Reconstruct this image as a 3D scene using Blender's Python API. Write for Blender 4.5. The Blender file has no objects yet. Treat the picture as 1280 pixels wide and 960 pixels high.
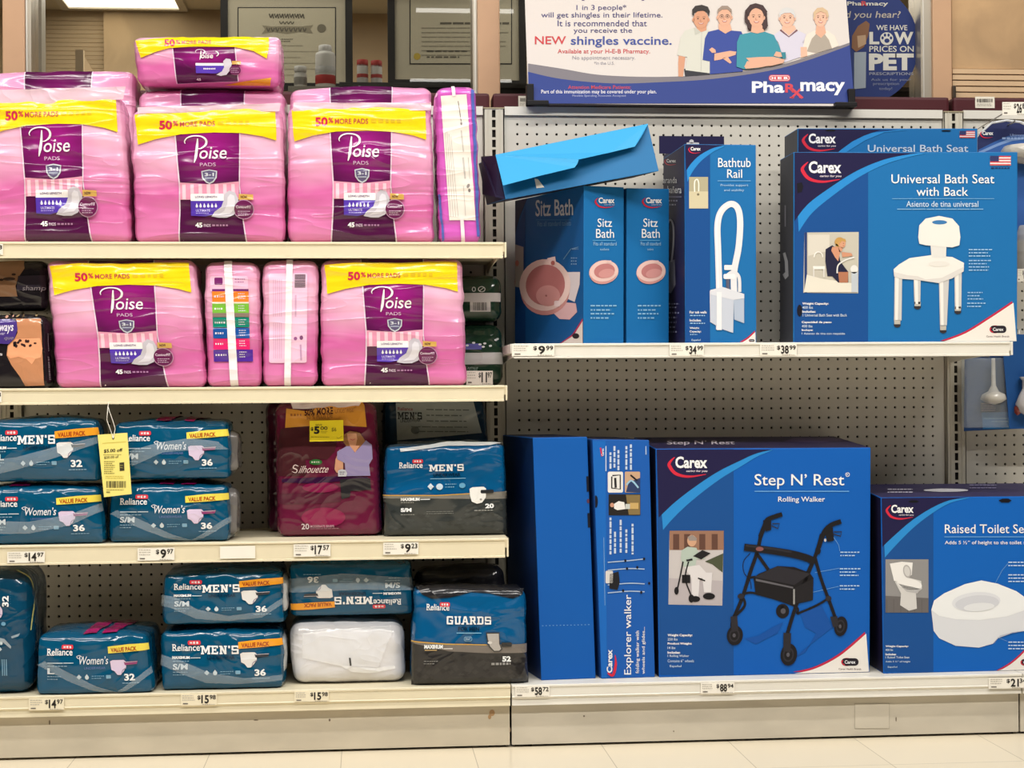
import bpy, bmesh, math, random
from mathutils import Vector, Matrix, noise
from mathutils.geometry import tessellate_polygon

SC = bpy.context.scene
COL = SC.collection
# ------------------------------------------------------------------ camera
CAM = Vector((-0.3346, -4.2676, 0.8292))
YAW, PITCH, ROLL, FPX = 0.0883, -0.0062, -0.0072, 2070.07
FWD = Vector((math.sin(YAW)*math.cos(PITCH), math.cos(YAW)*math.cos(PITCH), -math.sin(PITCH)))
R0 = Vector((math.cos(YAW), -math.sin(YAW), 0)); U0 = R0.cross(FWD)
RGT = math.cos(ROLL)*R0 + math.sin(ROLL)*U0; UPV = RGT.cross(FWD)
cd = bpy.data.cameras.new('camera'); cam = bpy.data.objects.new('camera', cd); COL.objects.link(cam)
cd.sensor_width = 36; cd.sensor_fit = 'HORIZONTAL'; cd.lens = FPX/1280*36; cd.clip_start = .05
cam.matrix_world = Matrix(((RGT.x, UPV.x, -FWD.x, CAM.x), (RGT.y, UPV.y, -FWD.y, CAM.y), (RGT.z, UPV.z, -FWD.z, CAM.z), (0, 0, 0, 1)))
SC.camera = cam
# ------------------------------------------------------------------ world and light
w = bpy.data.worlds.new('store_air'); SC.world = w; w.use_nodes = True
w.node_tree.nodes['Background'].inputs[0].default_value = (1.0, .96, .91, 1)
w.node_tree.nodes['Background'].inputs[1].default_value = 0.035
SC.view_settings.view_transform = 'Standard'; SC.view_settings.look = 'None'
SC.view_settings.gamma = 1; SC.view_settings.use_curve_mapping = False
SC.view_settings.exposure = -0.02
def tube_or_fill_lamp(x, y, z, L, wd, power, col=(1, .965, .905)):
    l = bpy.data.lights.new('tube_or_fill_light', 'AREA'); l.shape = 'RECTANGLE'; l.size = L; l.size_y = wd
    l.energy = power; l.color = col
    o = bpy.data.objects.new('tube_or_fill_light', l); COL.objects.link(o); o.location = (x, y, z)
for ly, pw, x0, n in ((-1.6, 24, -3.0, 5), (-3.3, 50, -2.9, 5), (-7.6, 5, .66, 3), (-10.35, 5, .69, 3)):
    for k in range(n):
        tube_or_fill_lamp(x0 + 1.3*k, ly, 3.7, 1.2, .14, pw)

# ------------------------------------------------------------------ helpers
def at(px, py, Y):
    d = FWD*FPX + RGT*(px-640) + UPV*(480-py)
    return CAM + d*((Y-CAM.y)/d.y)
def atz(px, py, Z):
    d = FWD*FPX + RGT*(px-640) + UPV*(480-py)
    return CAM + d*((Z-CAM.z)/d.z)
def yfr(px, py, Z):
    return max(-.402, min(atz(px, py, Z).y, -.2))
def s2l(c):
    c /= 255.
    return c/12.92 if c <= .04045 else ((c+.055)/1.055)**2.4
MATS = {}
def M(key):
    """key: 'kind r g b' in sRGB 0-255"""
    if key in MATS: return MATS[key]
    p = key.split(); kind = p[0]; rgb = [s2l(float(v)) for v in p[1:4]] or [.8, .4, .6]
    m = bpy.data.materials.new(key.replace(' ', '_')); m.use_nodes = True
    nt = m.node_tree; b = nt.nodes['Principled BSDF']; b.inputs['Base Color'].default_value = (*rgb, 1)
    N = nt.nodes.new; L = nt.links.new
    def bump(scale, strength, dist, vec=(1, 1, 1), detail=3, distort=0, ridge=False):
        g = N('ShaderNodeNewGeometry'); mp = N('ShaderNodeMapping'); mp.inputs['Scale'].default_value = vec
        L(g.outputs['Position'], mp.inputs['Vector'])
        n = N('ShaderNodeTexNoise'); n.inputs['Scale'].default_value = scale; n.inputs['Detail'].default_value = detail
        n.inputs['Distortion'].default_value = distort
        L(mp.outputs[0], n.inputs['Vector'])
        if ridge:
            a_ = N('ShaderNodeMath'); a_.operation = 'SUBTRACT'; a_.inputs[1].default_value = .5; L(n.outputs['Fac'], a_.inputs[0])
            b_ = N('ShaderNodeMath'); b_.operation = 'ABSOLUTE'; L(a_.outputs[0], b_.inputs[0])
            c_ = N('ShaderNodeMath'); c_.operation = 'POWER'; c_.inputs[1].default_value = .7; L(b_.outputs[0], c_.inputs[0])
            d_ = N('ShaderNodeMath'); d_.operation = 'MULTIPLY'; d_.inputs[1].default_value = -2.2; L(c_.outputs[0], d_.inputs[0])
        bp = N('ShaderNodeBump'); bp.inputs['Strength'].default_value = strength; bp.inputs['Distance'].default_value = dist
        L((d_ if ridge else n).outputs[0], bp.inputs['Height']); L(bp.outputs[0], b.inputs['Normal'])
    def mottle(scale, amt, vec=(1, 1, 1)):
        g = N('ShaderNodeNewGeometry'); mp = N('ShaderNodeMapping'); mp.inputs['Scale'].default_value = vec
        L(g.outputs['Position'], mp.inputs['Vector'])
        n = N('ShaderNodeTexNoise'); n.inputs['Scale'].default_value = scale; n.inputs['Detail'].default_value = 5
        L(mp.outputs[0], n.inputs['Vector'])
        r = N('ShaderNodeValToRGB'); r.color_ramp.elements[0].position = .3; r.color_ramp.elements[1].position = .7
        r.color_ramp.elements[0].color = (*[c*(1-amt) for c in rgb], 1); r.color_ramp.elements[1].color = (*rgb, 1)
        L(n.outputs['Fac'], r.inputs[0]); L(r.outputs[0], b.inputs['Base Color'])
    if kind == 'wrap':
        b.inputs['Roughness'].default_value = .17; b.inputs['Specular IOR Level'].default_value = .5
        bump(4.5, .34, .012, (.8, 1, 5), 1.6, .6, True)
    elif kind == 'bag':
        b.inputs['Roughness'].default_value = .14; b.inputs['Specular IOR Level'].default_value = .5
        bump(7, .3, .012, (1, 1, 1.6), 2, .9, True)
    elif kind == 'card':
        b.inputs['Roughness'].default_value = .5; b.inputs['Specular IOR Level'].default_value = .25
        bump(60, .03, .004)
    elif kind == 'paint':
        b.inputs['Roughness'].default_value = .4
        mottle(14, .06)
    elif kind == 'dirty':
        b.inputs['Roughness'].default_value = .5
        mottle(7, .16, (1, 1, 2.5))
    elif kind == 'metal':
        b.inputs['Metallic'].default_value = .85; b.inputs['Roughness'].default_value = .35
    elif kind == 'matte':
        b.inputs['Roughness'].default_value = .8; b.inputs['Specular IOR Level'].default_value = .2
    elif kind == 'film':
        b.inputs['Roughness'].default_value = .16; b.inputs['Alpha'].default_value = float(p[4])/100
        bump(9, .28, .012, (1, 1, 2), 1.5, .8, True)
    elif kind == 'lamp':
        b.inputs['Emission Color'].default_value = (*rgb, 1); b.inputs['Emission Strength'].default_value = float(p[4])
    elif kind == 'glass':
        out = nt.nodes['Material Output']; t = N('ShaderNodeBsdfTransparent'); gl = N('ShaderNodeBsdfGlossy')
        gl.inputs['Roughness'].default_value = .01; t.inputs['Color'].default_value = (*rgb, 1)
        fr = N('ShaderNodeFresnel'); fr.inputs['IOR'].default_value = 1.5; mx = N('ShaderNodeMixShader')
        L(fr.outputs[0], mx.inputs[0]); L(t.outputs[0], mx.inputs[1]); L(gl.outputs[0], mx.inputs[2]); L(mx.outputs[0], out.inputs[0])
    elif kind == 'pinkbag':        # printed pale-to-deep pink fade of the wrapper
        b.inputs['Roughness'].default_value = .17; b.inputs['Specular IOR Level'].default_value = .5
        bump(4.5, .34, .012, (.8, 1, 5), 1.6, .6, True)
        tc = N('ShaderNodeTexCoord'); sp = N('ShaderNodeSeparateXYZ'); L(tc.outputs['Generated'], sp.inputs[0])
        r = N('ShaderNodeValToRGB'); e = r.color_ramp.elements
        e[0].position = 0; e[0].color = (*[s2l(v) for v in (222, 128, 180)], 1)
        e[1].position = 1; e[1].color = (*[s2l(v) for v in (230, 150, 193)], 1)
        q = e.new(.36); q.color = (*[s2l(v) for v in (208, 102, 162)], 1)
        q = e.new(.66); q.color = (*[s2l(v) for v in (236, 182, 208)], 1)
        n = N('ShaderNodeTexNoise'); n.inputs['Scale'].default_value = 2.2; L(tc.outputs['Generated'], n.inputs['Vector'])
        ad = N('ShaderNodeMath'); ad.operation = 'MULTIPLY_ADD'; ad.inputs[1].default_value = .5
        L(n.outputs['Fac'], ad.inputs[0]); L(sp.outputs['Z'], ad.inputs[2])
        sb = N('ShaderNodeMath'); sb.operation = 'SUBTRACT'; sb.inputs[1].default_value = .25
        L(ad.outputs[0], sb.inputs[0]); L(sb.outputs[0], r.inputs[0]); L(r.outputs[0], b.inputs['Base Color'])
    elif kind == 'purple':         # printed glow of magenta behind the brand name
        b.inputs['Roughness'].default_value = .17; b.inputs['Specular IOR Level'].default_value = .5
        bump(4.5, .34, .012, (.8, 1, 5), 1.6, .6, True)
        tc = N('ShaderNodeTexCoord'); mp = N('ShaderNodeMapping'); mp.inputs['Location'].default_value = (-.5*1.5, 0, -.7*3.0); mp.inputs['Scale'].default_value = (1.5, 0, 3.0)
        L(tc.outputs['Generated'], mp.inputs[0]); gr = N('ShaderNodeTexGradient'); gr.gradient_type = 'SPHERICAL'; L(mp.outputs[0], gr.inputs[0])
        r = N('ShaderNodeValToRGB'); r.color_ramp.elements[0].color = (*rgb, 1); r.color_ramp.elements[1].position = .85; r.color_ramp.elements[1].color = (*[s2l(v) for v in (150, 28, 124)], 1)
        L(gr.outputs['Fac'], r.inputs[0]); L(r.outputs[0], b.inputs['Base Color'])
    elif kind == 'floor':
        b.inputs['Roughness'].default_value = .22
        tc = N('ShaderNodeNewGeometry'); br = N('ShaderNodeTexBrick'); br.offset = 0
        br.inputs['Scale'].default_value = 1; br.inputs['Brick Width'].default_value = .305; br.inputs['Row Height'].default_value = .305
        br.inputs['Mortar Size'].default_value = .0012; br.inputs['Mortar Smooth'].default_value = .3
        br.inputs['Color1'].default_value = (*rgb, 1); br.inputs['Color2'].default_value = (*[c*.97 for c in rgb], 1)
        br.inputs['Mortar'].default_value = (*[c*.6 for c in rgb], 1)
        mp = N('ShaderNodeMapping'); mp.inputs['Location'].default_value = (.09, .06, 0)
        L(tc.outputs['Position'], mp.inputs[0]); L(mp.outputs[0], br.inputs['Vector']); L(br.outputs['Color'], b.inputs['Base Color'])
    elif kind == 'parch':          # mottled faux parchment wall finish
        b.inputs['Roughness'].default_value = .6
        g = N('ShaderNodeNewGeometry'); n = N('ShaderNodeTexNoise'); n.inputs['Scale'].default_value = 3.2; n.inputs['Detail'].default_value = 6
        n.inputs['Distortion'].default_value = 1.2
        L(g.outputs['Position'], n.inputs['Vector']); r = N('ShaderNodeValToRGB')
        r.color_ramp.elements[0].position = .38; r.color_ramp.elements[1].position = .6
        r.color_ramp.elements[0].color = (*[c*.72 for c in rgb], 1); r.color_ramp.elements[1].color = (*rgb, 1)
        L(n.outputs['Fac'], r.inputs[0]); L(r.outputs[0], b.inputs['Base Color'])
    MATS[key] = m
    return m

def thing(name, label, cat, loc, group=None):
    o = bpy.data.objects.new(name, None); COL.objects.link(o); o.location = loc; o.empty_display_size = .05
    o['label'] = label; o['category'] = cat
    if group: o['group'] = group
    return o
def tag(o, label, cat, group=None):
    o['label'] = label; o['category'] = cat
    if group: o['group'] = group
    return o
def wloc(o):
    v = Vector((0, 0, 0))
    while o: v = v + o.location; o = o.parent
    return v

# ---- text: meshes made from the built-in font, scaled to an ink box
TEXT = {}
def text_mesh(s, bold=0.0):
    k = (s, bold)
    if k in TEXT: return TEXT[k]
    c = bpy.data.curves.new('glyphs', 'FONT'); c.body = s; c.offset = bold; c.resolution_u = 3; c.fill_mode = 'FRONT'
    o = bpy.data.objects.new('glyphs', c)
    me = bpy.data.meshes.new_from_object(o)
    vs = [(v.co.x, v.co.y) for v in me.vertices]; fs = [tuple(p.vertices) for p in me.polygons]
    bpy.data.objects.remove(o); bpy.data.curves.remove(c); bpy.data.meshes.remove(me)
    xs = [v[0] for v in vs] or [0, 1]; ys = [v[1] for v in vs] or [0, 1]
    x0, x1, y0, y1 = min(xs), max(xs), min(ys), max(ys)
    vs = [((x-x0)/max(x1-x0, 1e-6), (y-y0)/max(y1-y0, 1e-6)) for x, y in vs]
    TEXT[k] = (vs, fs); return TEXT[k]

class MB:
    def __init__(s): s.v = []; s.f = []; s.m = []; s.sm = []
    def add(s, vs, fs, mat, smooth=False):
        n = len(s.v); s.v += [Vector(v) for v in vs]
        for f in fs: s.f.append(tuple(i+n for i in f)); s.m.append(mat); s.sm.append(smooth)
    def box(s, a, b, mat):
        (x0, y0, z0), (x1, y1, z1) = a, b
        v = [(x, y, z) for x in (x0, x1) for y in (y0, y1) for z in (z0, z1)]
        s.add(v, [(0, 1, 3, 2), (4, 6, 7, 5), (0, 4, 5, 1), (2, 3, 7, 6), (0, 2, 6, 4), (1, 5, 7, 3)], mat)
    def hexa(s, c, mat):           # c: front BL BR TR TL, back BL BR TR TL
        s.add(c, [(0, 1, 2, 3), (5, 4, 7, 6), (4, 0, 3, 7), (1, 5, 6, 2), (3, 2, 6, 7), (4, 5, 1, 0)], mat)
    def prism_x(s, prof, x0, x1, mat):   # profile of (y,z) extruded along x
        n = len(prof); v = [(x0, y, z) for y, z in prof] + [(x1, y, z) for y, z in prof]
        f = [(i, (i+1) % n, (i+1) % n+n, i+n) for i in range(n)]
        t = tessellate_polygon([[Vector((y, z, 0)) for y, z in prof]])
        f += [tuple(q) for q in t] + [tuple(i+n for i in q) for q in t]
        s.add(v, f, mat)
    def lathe(s, c, prof, mat, n=24, smooth=True):   # prof: (r, z)
        v = []; f = []
        for r, z in prof:
            for k in range(n):
                a = 2*math.pi*k/n; v.append((c[0]+r*math.cos(a), c[1]+r*math.sin(a), c[2]+z))
        for i in range(len(prof)-1):
            for k in range(n):
                f.append((i*n+k, i*n+(k+1) % n, (i+1)*n+(k+1) % n, (i+1)*n+k))
        f.append(tuple(range(n))); f.append(tuple((len(prof)-1)*n+k for k in range(n)))
        s.add(v, f, mat, smooth)
    def tube(s, pts, r, mat, n=8):
        pts = [Vector(p) for p in pts]; v = []; f = []
        for i, p in enumerate(pts):
            t = (pts[min(i+1, len(pts)-1)]-pts[max(i-1, 0)]).normalized()
            a = t.cross(Vector((0, 1, 0.01)))
            if a.length < .05: a = t.cross(Vector((1, 0, 0)))
            a.normalize(); b = t.cross(a)
            for k in range(n):
                q = 2*math.pi*k/n; v.append(p+a*(r*math.cos(q))+b*(r*math.sin(q)))
        for i in range(len(pts)-1):
            for k in range(n): f.append((i*n+k, i*n+(k+1) % n, (i+1)*n+(k+1) % n, (i+1)*n+k))
        f.append(tuple(range(n))); f.append(tuple((len(pts)-1)*n+k for k in range(n)))
        s.add(v, f, mat, True)
    def build(s, name, parent=None, loc=None, bevel=0, label=None, kind=None):
        base = wloc(parent) if parent else Vector(loc or (0, 0, 0))
        me = bpy.data.meshes.new(name)
        keys = []
        for k in s.m:
            if k not in keys: keys.append(k)
        me.from_pydata([v-base for v in s.v], [], s.f)
        for k in keys: me.materials.append(M(k))
        ix = {k: i for i, k in enumerate(keys)}
        for p, k, sm in zip(me.polygons, s.m, s.sm): p.material_index = ix[k]; p.use_smooth = sm
        if bevel:
            bm = bmesh.new(); bm.from_mesh(me)
            bmesh.ops.recalc_face_normals(bm, faces=bm.faces)
            bmesh.ops.bevel(bm, geom=bm.edges[:], offset=bevel, segments=2, affect='EDGES', profile=.6)
            bm.to_mesh(me); bm.free()
        me.update()
        o = bpy.data.objects.new(name, me); COL.objects.link(o)
        if parent: o.parent = parent
        else: o.location = base
        if label: o['label'] = label
        if kind: o['kind'] = kind
        return o

class Flat:
    """a plane; art given in photo pixels lands where its ray meets it"""
    step = None
    def __init__(s, p, n): s.p = Vector(p); s.n = Vector(n).normalized(); s.n = -s.n if s.n.dot(FWD) > 0 else s.n
    def map(s, px, py, lift):
        d = FWD*FPX + RGT*(px-640) + UPV*(480-py)
        return CAM + d*((s.p-CAM).dot(s.n)/d.dot(s.n)) + s.n*lift
def front(Y): return Flat((0, Y, 0), (0, -1, 0))
class Face(Flat):
    """one panel of a carton: art is kept inside its edges"""
    def __init__(s, o, ux, uz): Flat.__init__(s, o, ux.cross(uz)); s.o = Vector(o); s.ux = ux; s.uz = uz
    def map(s, px, py, lift):
        q = Flat.map(s, px, py, 0) - s.o; ux, uz = s.ux, s.uz
        a, b, c = ux.dot(ux), ux.dot(uz), uz.dot(uz); d, e = q.dot(ux), q.dot(uz); D = a*c-b*b
        i, j = (d*c-e*b)/D, (e*a-d*b)/D
        i = min(.996, max(.004, i)); j = min(.997, max(.003, j))
        return s.o + ux*i + uz*j + s.n*lift
class Quad:
    """art in unit coordinates over a bilinear patch TL TR BR BL"""
    step = None
    def __init__(s, tl, tr, br, bl): s.c = [Vector(q) for q in (tl, tr, br, bl)]; s.n = (s.c[1]-s.c[0]).cross(s.c[0]-s.c[3]).normalized(); s.n = -s.n if s.n.dot(FWD) > 0 else s.n
    def map(s, u, v, lift):
        a, b, c, d = s.c
        return a*(1-u)*(1-v)+b*u*(1-v)+c*u*v+d*(1-u)*v + s.n*lift

class Soft:
    """a bulging wrapped pack: a rounded box with creases; art in unit coordinates on its front"""
    def __init__(s, quad, Y, D, r=.03, bulge=.012, amp=.002, seed=0, zbot=None, top=.006, side=.001, fx=9, fz=42, fine=.007):
        c = [at(x, y, Y) for x, y in quad]          # TL TR BR BL
        if zbot is not None: c[2].z = c[3].z = zbot
        s.c = c; s.Y = Y; s.D = D; s.bulge = bulge; s.amp = amp; s.sd = Vector((seed*3.7, seed*1.3, seed*2.1)); s.tb = top; s.sb = side
        s.W = ((c[1]-c[0]).length+(c[2]-c[3]).length)/2; s.H = ((c[0]-c[3]).length+(c[1]-c[2]).length)/2
        s.r = min(r, s.W*.45, s.H*.45, D*.45); s.fx = fx; s.fz = fz; s.fine = fine
        s.step = (fine/s.W, fine/s.H)
    def pos(s, p, n):
        W, H, D = s.W/2, s.H/2, s.D/2
        a, t, q = p.x/W, p.z/H, p.y/D
        u, v = (a+1)/2, (1-t)/2
        A, B, C_, D_ = s.c
        P = A*(1-u)*(1-v)+B*u*(1-v)+C_*u*v+D_*(1-u)*v
        e = (1-min(1, a*a))*(1-min(1, t*t))
        P.y = s.Y + D + p.y + q*s.bulge*e**.7
        P.x += s.sb*a*(1-q*q)*(1-t*t)
        if t > 0: P.z += s.tb*t*(1-q*q)*(1-a*a)
        x, z, y = P.x*s.fx, P.z*s.fz, P.y*s.fx
        k = noise.noise(Vector((x, y, z))+s.sd) + .6*noise.noise(Vector((x*2.3+z*.25, y*2.3, z*1.7-x*.5))+s.sd*2) + .35*noise.noise(Vector((x*5+z*.4, y*5, z*1.2+x*1.5))-s.sd)
        ground = min(1, max(0, (t+1)*6))       # lies flat where it rests
        nn = Vector(n); nn.z *= ground if n[2] < 0 else 1
        return P + nn*(s.amp*k)
    def map(s, u, v, lift):
        u, v = min(.996, max(.004, u)), min(.994, max(.004, v)); a, t = 2*u-1, 1-2*v; r = s.r
        dx = max(0, r-(1-abs(a))*s.W/2); dz = max(0, r-(1-abs(t))*s.H/2)
        d = math.hypot(dx, dz)
        if d > r*.97: dx *= r*.97/d; dz *= r*.97/d; d = r*.97
        h = math.sqrt(r*r-d*d)
        n = Vector((math.copysign(dx, a), -h, math.copysign(dz, t)))/r
        ln = Vector((n.x, n.y, n.z if t > 0 else 0))
        return s.pos(Vector((a*s.W/2, -s.D/2+r-h, t*s.H/2)), n) + ln*lift
    def mesh(s, mb, mat, topmat=None):
        hs = Vector((s.W/2, s.D/2, s.H/2)); r = s.r
        def grid(L, f):
            n = max(4, int(L/f)); return [-1+2*i/n for i in range(n+1)]
        gx, gz, gy = grid(s.W, s.fine), grid(s.H, s.fine), grid(s.D, s.fine*2.2)
        for ax, sg, g1, g2 in ((1, -1, gx, gz), (1, 1, gx[::3]+([gx[-1]] if gx[::3][-1] != 1 else []), gz[::3]+([gz[-1]] if gz[::3][-1] != 1 else [])), (0, -1, gy, gz), (0, 1, gy, gz), (2, 1, gx, gy), (2, -1, gx, gy)):
            vs = []; fs = []
            for b in g2:
                for a in g1:
                    q = {1: Vector((a, sg, b)), 0: Vector((sg, a, b)), 2: Vector((a, b, sg))}[ax]
                    p = Vector((q.x*hs.x, q.y*hs.y, q.z*hs.z))
                    cl = Vector([max(-(h-r), min(h-r, w_)) for w_, h in zip(p, hs)])
                    n = (p-cl).normalized()
                    vs.append(s.pos(cl+n*r, n))
            k = len(g1)
            for j in range(len(g2)-1):
                for i in range(k-1): fs.append((j*k+i, j*k+i+1, (j+1)*k+i+1, (j+1)*k+i))
            mb.add(vs, fs, (topmat or mat) if (ax == 2 and sg == 1) else mat, True)

class TopOf:
    """the top panel of a soft pack: u across, v from the front edge to the back"""
    def __init__(s, soft): s.s = soft; s.step = (.01/soft.W, .01/soft.D)
    def map(s, u, v, lift):
        k = s.s; r = k.r; u = min(1-r/k.W, max(r/k.W, u)); v = min(1-r/k.D, max(r/k.D*.6, v)); n = Vector((0, 0, 1))
        return k.pos(Vector(((2*u-1)*k.W/2, (2*v-1)*k.D/2, k.H/2)), n)+n*lift
class Art:
    """printing: thin ink and label layers on a surface"""
    def __init__(s, mb, surf, tf=None, base=.0004, gap=.0003):
        s.mb = mb; s.surf = surf; s.tf = tf or (lambda x, y: (x, y)); s.base = base; s.gap = gap
    def _emit(s, vs, fs, mat, layer, cut=True):
        pts = [s.tf(x, y) for x, y in vs]; lift = s.base+s.gap*layer
        if s.surf.step and cut:
            du, dv = s.surf.step; du *= .9; dv *= .9
            us = [p[0] for p in pts]; ws = [p[1] for p in pts]
            if (max(us)-min(us) > 1.3*du or max(ws)-min(ws) > 1.3*dv):
                bm = bmesh.new(); bv = [bm.verts.new((p[0], p[1], 0)) for p in pts]
                for f in fs:
                    try: bm.faces.new([bv[i] for i in f])
                    except ValueError: pass
                for axis, lo, hi, st in ((0, min(us), max(us), du), (1, min(ws), max(ws), dv)):
                    k = math.ceil(lo/st+1e-6)
                    while k*st < hi-1e-6:
                        co = [0, 0, 0]; no = [0, 0, 0]; co[axis] = k*st; no[axis] = 1
                        bmesh.ops.bisect_plane(bm, geom=bm.verts[:]+bm.edges[:]+bm.faces[:], plane_co=co, plane_no=no, dist=1e-7)
                        k += 1
                bm.verts.index_update()
                pts = [(v.co.x, v.co.y) for v in bm.verts]; fs = [tuple(v.index for v in f.verts) for f in bm.faces]; bm.free()
        s.mb.add([s.surf.map(x, y, lift) for x, y in pts], fs, mat, bool(s.surf.step))
    def poly(s, pts, mat, layer=1):
        t = tessellate_polygon([[Vector((x, y, 0)) for x, y in pts]])
        s._emit(pts, [tuple(q) for q in t], mat, layer)
    def rect(s, x0, y0, x1, y1, mat, layer=1): s.poly([(x0, y0), (x1, y0), (x1, y1), (x0, y1)], mat, layer)
    def rrect(s, x0, y0, x1, y1, r, mat, layer=1):
        p = []
        for cx, cy, a0 in ((x1-r, y0+r, -90), (x1-r, y1-r, 0), (x0+r, y1-r, 90), (x0+r, y0+r, 180)):
            for k in range(5):
                a = math.radians(a0+k*22.5); p.append((cx+r*math.cos(a), cy+r*math.sin(a)))
        s.poly(p, mat, layer)
    def ell(s, cx, cy, rx, ry, mat, layer=1, rot=0, n=28, a0=0, a1=360):
        c, sn = math.cos(math.radians(rot)), math.sin(math.radians(rot)); p = []
        full = a1-a0 >= 360
        for k in range(n if full else n+1):
            a = math.radians(a0+(a1-a0)*k/n); x, y = rx*math.cos(a), ry*math.sin(a); p.append((cx+x*c-y*sn, cy+x*sn+y*c))
        s.poly(p, mat, layer)
    def stroke(s, pts, wd, mat, layer=1, smooth=True):
        """a ribbon; wd a number or list"""
        if smooth and len(pts) > 2: pts, wd = spline(pts, wd)
        n = len(pts); wd = wd if isinstance(wd, list) else [wd]*n
        vs = []
        for i, (x, y) in enumerate(pts):
            x0, y0 = pts[max(i-1, 0)]; x1, y1 = pts[min(i+1, n-1)]
            dx, dy = x1-x0, y1-y0; l = math.hypot(dx, dy) or 1
            vs += [(x-dy/l*wd[i]/2, y+dx/l*wd[i]/2), (x+dy/l*wd[i]/2, y-dx/l*wd[i]/2)]
        s._emit(vs, [(2*i, 2*i+1, 2*i+3, 2*i+2) for i in range(n-1)], mat, layer, cut=n < 40)
    def ring(s, cx, cy, rx, ry, wd, mat, layer=1, a0=0, a1=360, rot=0):
        c, sn = math.cos(math.radians(rot)), math.sin(math.radians(rot)); p = []
        for k in range(33):
            a = math.radians(a0+(a1-a0)*k/32); x, y = rx*math.cos(a), ry*math.sin(a); p.append((cx+x*c-y*sn, cy+x*sn+y*c))
        s.stroke(p, wd, mat, layer, False)
    def text(s, t, x0, y0, x1, y1, mat, layer=2, bold=0.012, shear=0, slope=0, rot=0):
        """ink box x0,y0 (top left) to x1,y1 (bottom right)"""
        vs, fs = text_mesh(t, bold); out = []
        for a, b in vs:
            if rot == 90: out.append((x0+(x1-x0)*(1-b), y1-(y1-y0)*a))
            else: out.append((x0+(x1-x0)*a+shear*(b-.5)*(y1-y0), y1-(y1-y0)*b+slope*a*(x1-x0)))
        s._emit(out, fs, mat, layer, cut=False)
    def slab(s, t, x0, y0, x1, y1, mat, layer=2):
        """heavy slab-serif capitals drawn as bars"""
        adv = {"'": .35, 'M': 1.25, ' ': .4}; ws = [adv.get(c, 1) for c in t]; u = (x1-x0)/(sum(ws)+.12*(len(t)-1)); x = x0; h = y1-y0
        for c, wc in zip(t, ws):
            a, b = x, x+wc*u; wl = b-a; st = .24*u; sh = .17*h
            R = lambda p, q, r_, t_: s.rect(a+p, y0+q*h, a+r_, y0+t_*h, mat, layer)
            foot = lambda xc: s.rect(a+xc-.2*u, y1-sh, a+xc+.2*u, y1, mat, layer)
            head = lambda xc: s.rect(a+xc-.2*u, y0, a+xc+.2*u, y0+sh, mat, layer)
            if c == 'M':
                for xc in (.2*u, wl-.2*u): foot(xc); R(xc-st/2, 0, xc+st/2, 1)
                head(.12*u); head(wl-.12*u)
                s.poly([(a+.1*u, y0), (a+.36*u, y0), (a+wl/2, y0+.5*h), (b-.36*u, y0), (b-.1*u, y0), (a+wl/2+.06*u, y0+.85*h), (a+wl/2-.06*u, y0+.85*h)], mat, layer)
            elif c == 'N':
                for xc in (.2*u, wl-.2*u): R(xc-st/2, 0, xc+st/2, 1)
                foot(.2*u); head(wl-.2*u); head(.16*u)
                s.poly([(a+.05*u, y0), (a+.35*u, y0), (b-.08*u, y1), (b-.36*u, y1)], mat, layer)
            elif c == 'E':
                R(.1*u, 0, .1*u+st, 1); R(0, 0, .92*u, .19); R(0, .81, .92*u, 1); R(.1*u, .41, .66*u, .58)
                R(.74*u, 0, .92*u, .3); R(.74*u, .7, .92*u, 1); R(.56*u, .33, .68*u, .66)
            elif c == 'S':
                R(.05*u, 0, .9*u, .19); R(.05*u, .81, .95*u, 1); R(.05*u, .41, .95*u, .59); R(.03*u, .04, .03*u+st, .55); R(.72*u, .45, .72*u+st, .96)
                R(.76*u, 0, .92*u, .32); R(.03*u, .68, .19*u, 1)
            elif c == "'": R(.05*u, 0, .3*u, .3)
            elif c == 'G':
                R(.08*u, 0, .92*u, .19); R(.02*u, .06, .02*u+st, .94); R(.08*u, .81, .92*u, 1); R(.7*u, .48, .7*u+st, 1); R(.5*u, .46, .98*u, .6); R(.76*u, 0, .92*u, .33)
            elif c == 'U':
                R(.12*u, 0, .12*u+st, .94); R(.66*u, 0, .66*u+st, .94); R(.16*u, .81, .84*u, 1); head(.22*u); head(.78*u)
            elif c == 'A':
                s.poly([(a+.32*u, y0), (a+.66*u, y0), (a+.96*u, y1), (a+.7*u, y1), (a+.47*u, y0+.2*h), (a+.26*u, y1), (a+.04*u, y1)], mat, layer)
                R(.24*u, .58, .74*u, .74); foot(.12*u); foot(.86*u)
            elif c == 'R':
                R(.12*u, 0, .12*u+st, 1); R(0, 0, .8*u, .19); R(.12*u, .44, .8*u, .6); R(.64*u, .05, .64*u+st, .55); foot(.22*u)
                s.poly([(a+.42*u, y0+.55*h), (a+.7*u, y0+.55*h), (a+u, y1), (a+.7*u, y1)], mat, layer)
            elif c == 'D':
                R(.12*u, 0, .12*u+st, 1); R(0, 0, .8*u, .19); R(0, .81, .8*u, 1); R(.7*u, .07, .7*u+st, .93)
            x = b+.12*u
    def lines(s, x0, y0, x1, n, pitch, mat, layer=2, th=.35, seed=1):
        """small print too fine to read: rows of broken ink"""
        rn = random.Random(seed)
        for i in range(n):
            x = x0; y = y0+i*pitch; end = x1-(x1-x0)*rn.random()*.3
            while x < end:
                l = (x1-x0)*(.06+.12*rn.random()); s.rect(x, y, min(x+l, end), y+pitch*th, mat, layer); x += l+pitch*.25
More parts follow.
